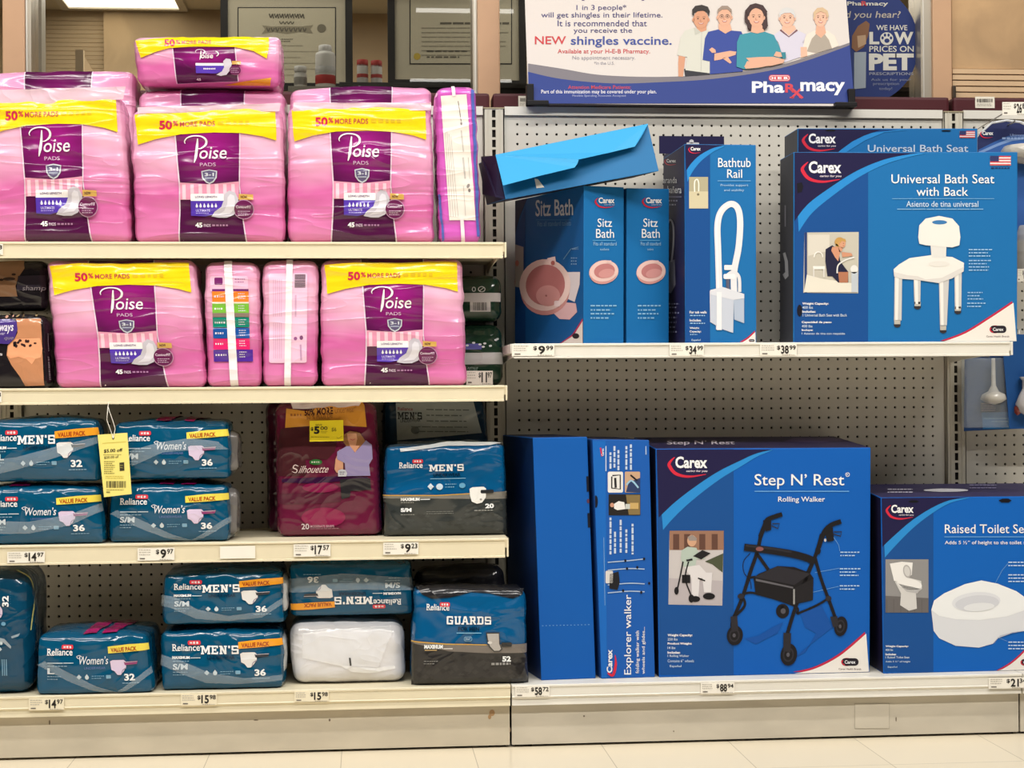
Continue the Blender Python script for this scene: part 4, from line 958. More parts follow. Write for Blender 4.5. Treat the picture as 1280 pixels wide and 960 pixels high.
# ================================================================== MAROON PACK
MAR = 'bag 104 26 58'
yM = yfr(410, 671, Z3)
s = Soft([(343, 505), (470, 503), (478, 671), (347, 673)], yM, .12, r=.022, bulge=.008, amp=.0026, seed=91, zbot=Z3, fx=9, fz=14)
t = thing('underwear_pack', 'maroon underwear pack with a woman in lavender top on the third shelf', 'underwear pack', base_of(s, Z3))
m = MB(); s.mesh(m, MAR); m.build('wrapper', t)
tf = lambda x, y: ((x/4+320-345)/130, (y/4+500-505)/167)
art = lambda b=.0018: Art(MB(), s, tf, b, .0004)
A = art(.0014); A.poly([(130, 145), (330, 130), (420, 180), (400, 260), (360, 300), (250, 300), (250, 380), (110, 380), (118, 200)], 'bag 74 34 40', 1); A.poly([(130, 395), (420, 385), (560, 392), (560, 400), (420, 410), (300, 420), (130, 412)], 'bag 56 20 60', 1); A.poly([(110, 470), (420, 470), (420, 510), (300, 520), (110, 520)], 'bag 92 34 56', 1)
A.ell(330, 590, 110, 50, 'bag 138 30 74', 1); A.ell(320, 440, 90, 26, 'bag 136 26 76', 1); A.mb.build('print_panel', t)
A = art(.003); A.poly([(160, 46), (260, 60), (380, 30), (540, 10), (560, 40), (566, 142), (420, 130), (280, 132), (152, 140)], 'bag 216 150 60', 1)
A.text('50% MORE', 252, 52, 398, 82, 'bag 70 34 36', 2, .035, slope=-.05); A.text('50 % PLUS DE', 262, 80, 395, 100, 'bag 150 96 50', 2, .01, slope=-.05); A.text('Underwear*', 408, 40, 518, 72, 'bag 170 110 50', 2, .0, slope=-.05); A.lines(180, 70, 245, 1, 30, 'bag 160 100 50', 2, .4); A.mb.build('banner', t)
A = art(.003)
LAV, SKN, HAIR = 'bag 152 140 184', 'bag 212 154 122', 'bag 158 110 74'
A.poly([(395, 350), (402, 300), (425, 250), (440, 290), (438, 350), (420, 372), (404, 366)], SKN, 1); A.poly([(450, 178), (480, 160), (530, 170), (556, 210), (548, 250), (530, 262), (500, 250), (462, 240), (444, 215)], HAIR, 2); A.poly([(464, 172), (512, 172), (516, 200), (505, 240), (490, 255), (478, 240), (468, 205)], SKN, 3)
A.stroke([(480, 200), (492, 206), (504, 200)], 3, 'bag 190 90 90', 4)
A.poly([(412, 262), (460, 236), (480, 236), (500, 268), (530, 240), (560, 208), (585, 230), (586, 300), (570, 330), (574, 385), (450, 385), (448, 320), (410, 300)], LAV, 4); A.poly([(476, 234), (526, 234), (502, 268)], SKN, 5); A.mb.build('woman_picture', t)
A = art(); A.poly([(420, 400), (572, 398), (574, 455), (470, 460), (466, 490), (424, 500)], 'bag 44 42 46', 2); A.mb.build('dark_patch', t)
A = art(.003); A.ell(302, 313, 32, 14, 'bag 44 110 52', 2); A.lines(280, 309, 324, 1, 18, 'bag 200 210 190', 3, .4)
A.text('ilhouette', 222, 330, 366, 366, 'bag 232 206 206', 2, .0, shear=.5); A.stroke([(214, 332), (196, 326), (188, 340), (206, 350), (200, 364), (180, 358)], [3, 4, 5, 5, 4, 2], 'bag 232 206 206', 2); A.mb.build('brand_name', t)
A = art(.003); A.poly([(412, 356), (430, 350), (450, 354), (458, 372), (452, 386), (412, 386)], 'bag 200 200 210', 6); A.lines(420, 362, 448, 2, 10, 'bag 90 90 110', 7, .5); A.mb.build('round_badge', t)
A = art(.003); A.text('20', 220, 620, 258, 648, 'bag 222 206 210', 2, .01); A.text('MODERATE BRIEFS', 264, 628, 382, 640, 'bag 196 160 170', 2, .01); A.lines(264, 644, 410, 1, 10, 'bag 150 100 116', 2); A.mb.build('count_print', t)
film_sheet('seal_flap', t, [(362, 500), (452, 502), (446, 512), (366, 511)], yM-.002, 'film 240 225 230 60', .006, 7)
# second maroon pack just behind, showing along the left
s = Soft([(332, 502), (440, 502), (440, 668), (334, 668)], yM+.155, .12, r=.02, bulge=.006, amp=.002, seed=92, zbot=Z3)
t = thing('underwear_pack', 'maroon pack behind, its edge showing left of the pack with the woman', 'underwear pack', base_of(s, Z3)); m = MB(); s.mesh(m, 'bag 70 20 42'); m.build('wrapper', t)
# yellow price-off card clipped on the maroon pack
yc = yM-.022; mb = MB()
c = [at(387, 526, yc), at(429, 525, yc), at(429.5, 551, yc), at(387, 552, yc)]; b = [p+Vector((0, .0008, 0)) for p in c]
mb.hexa([c[3], c[2], c[1], c[0], b[3], b[2], b[1], b[0]], 'card 246 226 40')
A = Art(mb, front(yc), zoomtf(320, 500, 4)); A.text('$', 274, 136, 287, 156, INK, 1, .03); A.text('5', 290, 132, 318, 170, INK, 1, .045); A.text('00', 322, 132, 358, 150, 'card 70 66 30', 1, .02); A.text('SAVE', 298, 120, 330, 129, 'card 150 136 30', 1, .02); A.text('$6', 378, 138, 402, 160, 'card 130 120 30', 1, .01); A.lines(274, 184, 370, 1, 8, 'card 170 156 30', 1); A.lines(324, 156, 358, 2, 7, 'card 150 140 30', 1); A.stroke([(404, 186), (412, 192), (430, 180)], 2, 'card 170 156 30', 1)
tag(mb.build('price_card', loc=(c[0]+c[2])/2), 'bright yellow $5.00 offer card on the front of the maroon pack', 'offer card')

# yellow coupon hanging from the second shelf
yc = YE-.012; t = thing('coupon_tag', 'yellow $5.00 off coupon tag hanging on white string below the second shelf', 'coupon', at(145, 622, yc))
c = [at(122, 543.5, yc), at(159, 541, yc), at(164.5, 617.5, yc), at(130, 621.5, yc)]; b = [p+Vector((0, .003, 0)) for p in c]
m = MB(); m.hexa([c[3], c[2], c[1], c[0], b[3], b[2], b[1], b[0]], 'card 238 224 128')
A = Art(m, front(yc), zoomtf(120, 500, 5.053)); sl = -.06
A.ell(109, 241, 6.5, 8, 'card 50 44 30', 1); A.text('$5.00 off', 50, 312, 168, 336, INK, 1, .02, slope=sl); A.text('$20.00 of', 52, 356, 142, 374, 'card 70 66 40', 1, .01, slope=sl)
A.lines(52, 386, 120, 7, 12.5, 'card 130 120 60', 1, .4); A.lines(46, 344, 164, 1, 8, 'card 130 120 60', 1); A.poly([(148, 396), (178, 393), (180, 446), (150, 449)], 'card 60 56 40', 1); A.lines(154, 410, 174, 2, 14, 'card 200 190 100', 2)
A.poly([(40, 272), (190, 262), (192, 265), (40, 275)], 'card 200 184 80', 1); A.barcode(66, 512, 188, 554, INK, 1, 9); A.lines(66, 566, 180, 1, 10, 'card 130 120 60', 1); A.text('mm', 66, 578, 88, 588, 'card 80 74 40', 1, .03); A.lines(60, 480, 180, 2, 12, 'card 200 184 80', 1)
m.build('coupon_card', t)
m = MB(); a = at(141.5, 548, yc-.001); hk = at(136, 503, YE+.002); hk2 = at(135, 508, YE-.008)
m.tube([a, at(139, 540, yc-.004), at(133.5, 525, yc-.003), at(134.5, 513, yc), hk2, hk], .0009, 'matte 220 216 206')
m.tube([a, at(144, 536, yc-.002), at(141, 526, yc-.002), at(137, 515, yc), hk2], .0009, 'matte 220 216 206'); m.build('string', t)
m = MB(); p0, p1 = at(121, 505, YE+.004), at(149, 500, YE+.004); m.box((p0.x, YE+.003, p0.z), (p1.x, YE+.016, Z2-.037), 'film 200 198 190 55'); m.build('clip', t)

# ================================================================== BLUE CARTONS of the right bay
CB, CBD, NAVY, CBL = 'card 24 108 172', 'card 18 76 144', 'card 28 24 66', 'card 40 136 208'
CW = 'card 236 236 238'; CRED = 'card 206 40 64'
def carton_body(corners, mat, side=None, top=None, back=None, cut=0.0025):
    """corners: front BL BR TR TL then back; each panel its own colour, edges chamfered by bevel in build"""
    m = MB(); v = [Vector(c) for c in corners]
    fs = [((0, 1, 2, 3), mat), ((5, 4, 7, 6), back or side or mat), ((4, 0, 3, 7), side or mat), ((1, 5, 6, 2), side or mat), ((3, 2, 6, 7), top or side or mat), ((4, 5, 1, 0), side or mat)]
    m.v = v
    for f, k in fs: m.f.append(f); m.m.append(k); m.sm.append(False)
    return m
class Carton:
    """front bottom runs from photo column xl at depth yl to column xr at depth yr; goes back by depth"""
    def __init__(s, name, label, xl, yl, xr, yr, pyl, pyr, zb, depth, mat, side=None, top=None, lean=0.0, group=None, lift_back=0.0, xlt=None, xrt=None, skew=0.0, cat='carton'):
        a = at(xl, 480, yl); b = at(xr, 480, yr)
        zl = at(xl, pyl, yl+lean).z; zr = at(xr, pyr, yr+lean).z
        al = at(xlt if xlt is not None else xl, pyl, yl+lean); br = at(xrt if xrt is not None else xr, pyr, yr+lean)
        n = Vector((-(b.y-a.y), b.x-a.x, 0)).normalized()     # away from the viewer
        n = n if n.y > 0 else -n
        up = Vector((0, 0, lift_back)); sk = Vector((skew, 0, 0))
        if xlt is None and xl == 0: pass
        p = [Vector((a.x, a.y, zb)), Vector((b.x, b.y, zb)), Vector((br.x, yr+lean, zr)), Vector((al.x, yl+lean, zl))]
        p[2] = Flat(p[0], (p[1]-p[0]).cross(p[3]-p[0])).map(xrt if xrt is not None else xr, pyr, 0)
        q = [p[0]+n*depth+sk, p[1]+n*depth+sk, p[2]+n*depth+up+sk, p[3]+n*depth+up+sk]
        s.p, s.q = p, q
        s.t = thing(name, label, cat, (sum(p[:2]+q[:2], Vector())/4), group)
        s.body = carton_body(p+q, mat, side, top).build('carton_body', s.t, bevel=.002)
        s.front = Face(p[0], p[1]-p[0], p[3]-p[0]); s.left = Face(p[0], q[0]-p[0], p[3]-p[0]); s.top = Face(p[3], p[2]-p[3], q[3]-p[3])
    def art(s, tf=None, face=None, base=.0006): return Art(MB(), face or s.front, tf, base, .00025)
    def put(s, A, name, parent=None): return A.mb.build(name, parent or s.t)
def carex(A, x0, y0, w_, L=4, tag_=True):
    """white word with red swoosh; x0,y0 top left of the word, w_ its width"""
    h = w_*.36
    A.stroke([(x0-.02*w_, y0+.06*h), (x0-.17*w_, y0+.5*h), (x0-.18*w_, y0+.85*h), (x0+.02*w_, y0+1.5*h), (x0+.42*w_, y0+1.75*h), (x0+.96*w_, y0+1.55*h)], [.02*w_, .08*w_, .11*w_, .1*w_, .07*w_, .015*w_], CRED, L)
    A.text('Carex', x0, y0, x0+w_, y0+h*1.02, CW, L+1, .03)
    if tag_: A.text('caring for you', x0+.34*w_, y0+1.17*h, x0+w_, y0+1.4*h, 'card 220 210 220', L+1, .02, shear=.2)
def oval_logo(A, cx, cy, w_, L=6):
    A.ell(cx-.18*w_, cy, w_*.34, w_*.24, CRED, L); A.rrect(cx-w_*.5, cy-w_*.22, cx+w_*.5, cy+w_*.22, w_*.2, 'card 34 28 38', L+1); A.stroke([(cx-.42*w_, cy-.1*w_), (cx-.48*w_, cy+.05*w_), (cx-.3*w_, cy+.19*w_)], .06*w_, CRED, L+2)
    A.text('Carex', cx-.32*w_, cy-.1*w_, cx+.32*w_, cy+.1*w_, CW, L+2, .02)
def house(c, tf, x0, y0, x1, y1, sw, col, corner):
    """navy swoosh corner, darker column, white corner. sw: curve points from left edge up to the top edge"""
    A = c.art(tf)
    A.rect(x0, y0, col, y1, CBD, 0); A.mb.build('side_column', c.t)
    A = c.art(tf)
    P, _ = spline(sw, 1)
    n = len(P); edge = []
    for i, (x, y) in enumerate(P):
        f = i/(n-1); k = (1-f)**.8; edge.append((x+.018*(x1-x0)*k+.002*(x1-x0), y+.055*(y1-y0)*k))
    A.poly([(x0, y0)]+edge, CBL, 1)
    A.poly([(x0, y0)]+P, NAVY, 2); A.mb.build('navy_corner', c.t)
    if corner:
        A = c.art(tf); P, _ = spline(corner, 1); r = [(x-.006*(x1-x0), y-.008*(y1-y0)) for x, y in P]
        A.poly(r+[(x1, y1)], 'card 190 40 70', 1); A.poly(P+[(x1, y1)], 'card 234 228 220', 2); A.mb.build('white_corner', c.t)

# ---- bath seat cartons
def bath_seat(label, xl, xr, yt, Y, zoff, full, depth, sidex):
    c = Carton('bath_seat_carton', label, xl, Y, xr, Y, yt, yt, ZR, depth, CB, 'card 62 64 72', 'card 40 44 84', group='bath seat cartons')
    return c
c = bath_seat('blue bath seat carton standing behind the front one, only its top showing', 997, 1222, 160.5, -.235, 0, False, .13, 975)
tf = zoomtf(960, 0, 4)
A = c.art(tf); A.poly([(150, 636), (660, 640), (560, 658), (460, 700), (370, 762), (330, 800), (300, 1000), (150, 1100)], CBD, 0); A.poly([(660, 640), (700, 640), (580, 662), (480, 705), (385, 765), (340, 800), (300, 830), (300, 760), (480, 668)], CBL, 1); A.poly([(148, 634), (640, 637), (560, 650), (480, 678), (420, 708), (360, 752), (310, 800), (148, 950)], NAVY, 2); A.mb.build('navy_corner', c.t)
A = c.art(tf); carex(A, 202, 668, 136); A.mb.build('brand_name', c.t)
A = c.art(tf); A.text('Universal Bath Seat', 498, 724, 1000, 760, 'card 190 206 226', 3, .01); A.text('with Back', 620, 780, 880, 812, 'card 190 206 226', 3, .01); A.mb.build('title', c.t)
def flag(A, x0, y0, x1, y1, L=3):
    h = (y1-y0)/7
    A.rect(x0, y0, x1, y1, 'card 228 220 220', L)
    for k in range(0, 7, 2): A.rect(x0, y0+k*h, x1, y0+(k+.85)*h, 'card 204 60 66', L+1)
    A.rect(x0, y0, x0+.42*(x1-x0), y0+4*h, 'card 50 54 100', L+2)
A = c.art(tf); flag(A, 957, 655, 1034, 690); A.mb.build('flag', c.t)
A = c.art(tf); 
for x in (312, 890): A.poly([(x-26, 652), (x-10, 646), (x+10, 646), (x+26, 652), (x+18, 657), (x-18, 657)], 'card 14 14 22', 4)
A.mb.build('hand_slot', c.t)
c = bath_seat('blue bath seat carton at the front with a large white bath chair picture', 992, 1272, 190, -.398, 0, True, .13, 975)
tf = zoomtf(960, 140, 3)
house(c, tf, 96, 150, 940, 868, [(98, 410), (150, 345), (230, 285), (330, 222), (430, 180), (520, 160), (600, 151)], 375, [(650, 864), (740, 830), (830, 775), (920, 715)])
A = c.art(tf); carex(A, 152, 185, 122); A.mb.build('brand_name', c.t)
A = c.art(tf); A.text('Universal Bath Seat', 462, 234, 848, 268, CW, 3, .004); A.text('with Back', 556, 282, 750, 315, CW, 3, .004); A.rect(465, 324, 848, 326, 'card 120 176 220', 3); A.text('Asiento de tina universal', 518, 334, 788, 356, 'card 196 216 234', 3, .005); A.lines(484, 363, 820, 1, 9, 'card 130 180 220', 3); A.mb.build('title', c.t)
A = c.art(tf); flag(A, 832, 165, 910, 201); A.lines(836, 208, 908, 1, 12, 'card 30 40 90', 3); A.mb.build('flag', c.t)
A = c.art(tf); W1, W2 = 'card 234 230 224', 'card 200 198 196'
for leg, tip in (([(545, 620), (572, 620), (570, 720), (548, 720)], (560, 728)), ([(698, 590), (726, 584), (724, 735), (700, 740)], (711, 746)), ([(474, 610), (502, 622), (500, 782), (472, 780)], (484, 796)), ([(640, 626), (678, 622), (670, 800), (644, 800)], (656, 818))):
    A.ell(tip[0], tip[1]+3, 13, 9, 'card 50 46 50', 3); A.poly(leg, W2, 4); a, b = tip; A.poly([(a-12, b-16), (a+12, b-16), (a+11, b), (a-11, b)], 'card 186 180 170', 4); A.poly([(leg[0][0]+3, leg[0][1]), (leg[0][0]+16, leg[0][1]), (leg[3][0]+14, leg[3][1]), (leg[3][0]+4, leg[3][1])], W1, 5)
A.poly([(470, 590), (490, 572), (530, 548), (610, 537), (690, 544), (734, 566), (732, 596), (690, 622), (640, 640), (560, 628), (500, 624), (472, 616)], W1, 6); A.poly([(472, 600), (520, 612), (560, 616), (590, 628), (650, 622), (734, 580), (732, 598), (690, 624), (640, 642), (560, 630), (500, 626), (472, 618)], 'card 216 212 208', 7)
A.poly([(608, 496), (668, 496), (666, 546), (612, 546)], 'card 222 220 216', 7)
A.poly([(562, 470), (566, 425), (590, 400), (640, 390), (690, 400), (715, 428), (720, 470), (716, 500), (690, 508), (590, 500), (566, 494)], W1, 8); A.ell(642, 414, 28, 8, 'card 60 120 176', 9); A.ell(640, 570, 40, 10, 'card 226 222 216', 8)
A.mb.build('product_picture', c.t)
A = c.art(tf); A.poly([(136, 452), (340, 450), (338, 680), (132, 678)], 'card 196 190 176', 2); A.rect(136, 452, 146, 678, 'card 40 60 110', 3); A.poly([(150, 460), (230, 460), (230, 520), (150, 540)], 'card 214 208 196', 3); A.poly([(145, 610), (200, 625), (300, 640), (336, 645), (336, 676), (134, 676)], 'card 226 220 206', 6)
A.poly([(215, 515), (240, 500), (262, 515), (270, 560), (300, 600), (300, 640), (262, 640), (240, 616), (222, 616), (214, 560)], 'card 34 34 60', 7); A.ell(268, 488, 19, 18, 'card 196 152 84', 7); A.poly([(254, 492), (262, 500), (258, 524), (250, 518)], 'card 196 152 84', 7); A.ell(277, 494, 13, 16, 'card 212 156 124', 8); A.poly([(268, 474), (288, 476), (292, 488), (276, 484), (266, 496)], 'card 196 152 84', 9); A.ell(282, 493, 1.6, 1.2, 'card 90 60 50', 9); A.stroke([(279, 503), (285, 502)], 1.4, 'card 170 90 80', 9, False); A.poly([(240, 506), (262, 506), (270, 524), (262, 560), (250, 545), (236, 520)], 'card 206 146 116', 8); A.poly([(262, 506), (280, 508), (276, 522), (266, 526)], 'card 206 146 116', 8); A.poly([(275, 525), (312, 530), (316, 540), (278, 545)], 'card 206 146 116', 8); A.poly([(262, 600), (300, 600), (298, 640), (266, 640)], 'card 176 116 88', 8)
A.stroke([(258, 605), (262, 575), (290, 555), (322, 545)], 5, 'card 226 224 220', 9); A.ring(188, 545, 16, 20, 4, 'card 240 236 230', 7, 180, 360); A.rect(168, 578, 212, 590, 'card 236 232 226', 7); A.rect(168, 590, 173, 620, 'card 220 216 210', 7); A.rect(206, 590, 211, 620, 'card 220 216 210', 7); A.ell(322, 590, 14, 16, 'card 226 224 220', 7); A.rect(312, 600, 336, 676, 'card 190 196 204', 7); A.mb.build('photo_inset', c.t)
A = c.art(tf); A.text('Weight Capacity:', 128, 714, 226, 725, CW, 3, .03); A.text('400 lbs', 128, 728, 168, 738, 'card 200 214 230', 3, .01); A.text('Includes:', 128, 744, 178, 753, CW, 3, .03); A.text('1 Universal Bath Seat with Back', 130, 757, 296, 767, 'card 200 214 230', 3, .01)
A.text('Capacidad de peso:', 126, 784, 238, 794, CW, 3, .03); A.text('400 lbs', 126, 798, 166, 808, 'card 200 214 230', 3, .01); A.text('Incluye:', 126, 814, 168, 823, CW, 3, .03); A.text('1 Asiento de tina con respaldo', 126, 827, 288, 837, 'card 200 214 230', 3, .01)
A.mb.build('small_print', c.t); A = c.art(tf); A.lines(752, 514, 846, 3, 12, 'card 150 190 226', 3); A.lines(752, 555, 840, 4, 12, 'card 150 190 226', 3); A.mb.build('callout_print', c.t); A = c.art(tf); A.lines(748, 675, 806, 3, 12, 'card 150 190 226', 3); A.lines(746, 715, 818, 2, 12, 'card 150 190 226', 3); A.mb.build('small_print', c.t)
A = c.art(tf); oval_logo(A, 862, 815, 62, 3); A.text('Carex Health Brands', 818, 838, 904, 845, 'card 110 90 90', 3, .01); A.mb.build('oval_logo', c.t)
A = c.art(tf); A.poly([(108, 268), (126, 264), (132, 280), (126, 300), (110, 304)], 'card 20 18 30', 4); A.ell(118, 745, 10, 22, 'card 20 20 34', 4); A.mb.build('hand_slot', c.t)
A = c.art(tf, c.left); A.poly([(57, 530), (66, 526), (76, 560), (78, 615), (66, 628), (56, 610), (66, 600), (64, 560)], 'card 170 172 178', 1); A.stroke([(66, 350), (66, 430)], 5, 'card 130 130 140', 1); A.mb.build('side_print', c.t)

# ---- bathtub rail cartons
c = Carton('bath_rail_carton', 'navy bathtub rail carton behind, its hang tab above the front one', 838, -.14, 903, -.14, 187, 187, ZR, .1, NAVY, NAVY, NAVY, group='bathtub rail cartons')
m = MB(); a, b = at(824, 192, -.142), at(905, 170.5, -.142); m.box((a.x, -.143, a.z), (b.x, -.1405, b.z), NAVY)
A = Art(m, front(-.143), zoomtf(800, 140, 3.2)); A.ell(206, 118, 9, 8, 'card 200 200 204', 1); A.rrect(186, 122, 236, 132, 4, 'card 190 190 196', 1); m.build('hang_tab', c.t)
c = Carton('bath_rail_carton', 'blue bathtub rail carton with a white rail picture beside the bath seats', 857, -.39, 946, -.385, 180, 181, ZR, .24, CB, NAVY, 'card 60 66 90', group='bathtub rail cartons', xlt=855.5, xrt=945)
tf = zoomtf(800, 140, 3.2)
house(c, tf, 180, 130, 462, 928, [(184, 236), (205, 205), (240, 172), (290, 145), (340, 133)], 280, [(400, 926), (430, 908), (461, 880)])
A = c.art(tf); carex(A, 202, 140, 40, tag_=False); A.mb.build('brand_name', c.t)
A = c.art(tf); A.text('Bathtub', 312, 184, 442, 221, CW, 3, .004); A.text('Rail', 348, 230, 408, 264, CW, 3, .004); A.rect(310, 274, 442, 277, 'card 110 170 220', 3); A.text('Provides support', 322, 288, 432, 300, 'card 170 204 232', 3, .0); A.text('and stability', 336, 308, 416, 320, 'card 170 204 232', 3, .0); A.mb.build('title', c.t)
A = c.art(tf); A.stroke([(316, 870), (316, 700), (312, 560), (310, 450), (326, 395), (362, 368), (390, 385), (400, 440), (394, 540), (376, 640), (376, 730)], 25, 'card 226 226 230', 3); A.stroke([(312, 870), (312, 700), (308, 560), (306, 450), (322, 395), (360, 366)], 6, 'card 240 240 242', 4)
A.stroke([(340, 660), (370, 640), (395, 660), (398, 720)], 13, 'card 222 222 226', 4); A.rrect(336, 612, 370, 632, 4, 'card 230 230 232', 4); A.rrect(333, 648, 380, 668, 6, 'card 236 236 238', 5); A.rect(344, 668, 358, 716, 'card 90 90 110', 4)
A.poly([(280, 712), (330, 700), (416, 728), (416, 745), (374, 752), (282, 730)], 'card 216 218 226', 6); A.poly([(278, 715), (374, 750), (372, 884), (326, 868), (280, 840)], 'card 196 202 216', 5); A.poly([(374, 752), (416, 742), (416, 845), (376, 830)], 'card 176 188 208', 4)
A.stroke([(316, 720), (316, 872)], 20, 'card 232 232 236', 7, False); A.mb.build('product_picture', c.t)
A = c.art(tf); A.rect(196, 260, 272, 386, 'card 176 168 140', 2); A.rect(196, 318, 272, 386, 'card 206 196 164', 3); A.stroke([(218, 320), (218, 280), (228, 270), (234, 285), (234, 318)], 5, 'card 236 232 220', 4); A.ell(232, 330, 5, 5, 'card 120 110 90', 4); A.mb.build('photo_inset', c.t)
A = c.art(tf); A.text('For tub walls', 198, 796, 266, 806, CW, 3, .02); A.lines(200, 812, 262, 1, 12, 'card 150 190 226', 3)
A.text('Includes:', 198, 828, 244, 838, CW, 3, .02); A.lines(200, 843, 262, 1, 12, 'card 150 190 226', 3); A.text('Weight', 198, 860, 236, 870, CW, 3, .02); A.text('Capacity:', 198, 874, 244, 884, CW, 3, .02); A.lines(200, 888, 230, 1, 12, 'card 150 190 226', 3); A.text('Español', 206, 908, 242, 918, 'card 190 210 230', 3, .01); A.mb.build('small_print', c.t)
A = c.art(tf); oval_logo(A, 446, 914, 22, 3); A.mb.build('oval_logo', c.t)
c2 = c
A = c2.art(tf, c.left); carex(A, 108, 188, 38, 2, False); A.mb.build('brand_name', c2.t)
A = c2.art(tf, c.left); A.text('Baranda', 84, 260, 150, 285, CW, 3, .01); A.text('bañera', 112, 296, 168, 325, CW, 3, .01); A.rect(112, 338, 168, 341, 'card 150 150 180', 3); A.lines(100, 352, 156, 2, 16, 'card 170 170 196', 3); A.mb.build('title', c2.t)
A = c2.art(tf, c.left); A.stroke([(108, 720), (112, 600), (110, 480), (120, 432), (134, 450), (136, 520), (128, 600)], 7, 'card 190 190 200', 3); A.poly([(106, 600), (140, 590), (144, 690), (126, 725), (106, 720)], 'card 130 130 150', 2); A.mb.build('product_picture', c2.t)
A = c2.art(tf, c.left); A.lines(104, 765, 160, 2, 14, 'card 140 140 170', 3); A.lines(104, 800, 160, 5, 19, 'card 140 140 170', 3); A.mb.build('small_print', c2.t)

# ---- sitz bath cartons: long sides running back, narrow sides to the aisle
tf = zoomtf(600, 140, 3.2)
def sitz_side(c, x0, x1, dx):
    A = c.art(tf); carex(A, x0+58, 342, 64, 3); A.mb.build('brand_name', c.t)
    A = c.art(tf); A.text('Sitz', x0+54+dx, 426, x0+112+dx, 460, CW, 3, .002); A.text('Bath', x0+48+dx, 468, x0+120+dx, 504, CW, 3, .002); A.rect(x0+34, 512, x1-34, 515, 'card 90 160 210', 3); A.text('Fits all standard', x0+38, 520, x1-30, 534, 'card 150 190 220', 3, 0); A.text('toilets', x0+64, 544, x1-60, 554, 'card 150 190 220', 3, 0); A.mb.build('title', c.t)
    A = c.art(tf); q = x0-415; A.ell(494+q, 640, 59, 47, 'card 226 186 180', 3, -10); A.ell(492+q, 652, 52, 36, 'card 206 150 146', 4, -8); A.ell(494+q, 636, 57, 42, 'card 230 196 190', 5, -10); A.ell(496+q, 636, 42, 29, 'card 190 124 124', 6, -10); A.ell(504+q, 646, 32, 18, 'card 206 146 144', 7, -10); A.rrect(506+q, 594, 524+q, 606, 4, 'card 226 190 186', 8); A.mb.build('product_picture', c.t)
    A = c.art(tf); A.lines(x0+26, 772, x1-26, 2, 17, 'card 130 180 216', 3); A.lines(x0+26, 804, x1-36, 2, 17, 'card 130 180 216', 3); A.mb.build('small_print', c.t)
cs = Carton('sitz_bath_carton', 'blue sitz bath carton turned so its wide face and side both show', 730, -.40, 780, -.355, 232, 234, ZR, .335, CB, 'card 20 82 140', 'card 24 34 66', group='sitz bath cartons')
sitz_side(cs, 415, 575, 0)
A = cs.art(tf, cs.left)
A.poly([(70, 330), (190, 330), (160, 420), (95, 500), (76, 520)], 'card 26 26 62', 1); A.poly([(60, 500), (182, 380), (182, 925), (100, 925)], 'card 16 60 116', 0); A.mb.build('navy_corner', cs.t)
A = cs.art(tf, cs.left); carex(A, 92, 355, 46, 3, False); A.mb.build('brand_name', cs.t)
A = cs.art(tf, cs.left); A.text('Sitz Bath', 224, 352, 374, 418, 'card 190 196 204', 3, .01, slope=-.03); A.rect(226, 430, 368, 433, 'card 50 110 160', 3); A.text('Fits all standard toilets', 232, 438, 366, 458, 'card 90 130 170', 3, 0, slope=-.03); A.mb.build('title', cs.t)
A = cs.art(tf, cs.left); A.poly([(78, 540), (175, 540), (175, 705), (90, 705)], 'card 150 144 138', 1)
for x, y, r in ((105, 610, 16), (128, 560, 16), (150, 605, 12), (130, 680, 22)): A.ell(x, y, r*.6, r, 'card 170 104 94', 2)
A.mb.build('photo_inset', cs.t)
A = cs.art(tf, cs.left); A.poly([(290, 800), (330, 760), (385, 765), (390, 800), (360, 830), (320, 828)], 'card 206 168 172', 2); A.poly([(330, 640), (402, 640), (400, 690), (380, 760), (335, 740)], 'card 206 196 200', 2); A.ell(262, 715, 98, 98, 'card 196 140 136', 3, 20); A.ell(262, 692, 102, 104, 'card 222 196 190', 4, 20); A.ell(264, 692, 78, 82, 'card 176 112 112', 5, 20); A.ell(275, 735, 48, 42, 'card 200 144 142', 6); A.ell(268, 735, 4, 4, 'card 150 90 90', 7); A.poly([(272, 585), (304, 578), (308, 606), (285, 612)], 'card 226 200 196', 7); A.ell(295, 604, 8, 9, 'card 170 96 90', 8); A.rrect(300, 755, 325, 778, 6, 'card 226 206 206', 8); A.mb.build('product_picture', cs.t)
A = cs.art(tf, cs.left); A.stroke([(335, 590), (365, 548), (396, 540)], 2, 'card 110 150 180', 3, False); A.lines(372, 545, 396, 1, 16, 'card 130 160 190', 3); A.lines(366, 582, 394, 3, 12, 'card 130 160 190', 3)
A.poly([(320, 926), (370, 890), (412, 825), (412, 926)], 'card 170 40 80', 1); A.poly([(326, 926), (376, 894), (412, 836), (412, 926)], 'card 216 204 196', 2); A.ell(385, 896, 14, 11, 'card 40 34 40', 3); A.mb.build('white_corner', cs.t)
c = Carton('sitz_bath_carton', 'blue sitz bath carton second from left, narrow side to the aisle', 783.5, -.347, 836.5, -.298, 235, 236, ZR, .32, CB, 'card 20 82 140', 'card 24 34 66', group='sitz bath cartons')
sitz_side(c, 604, 752, -6)

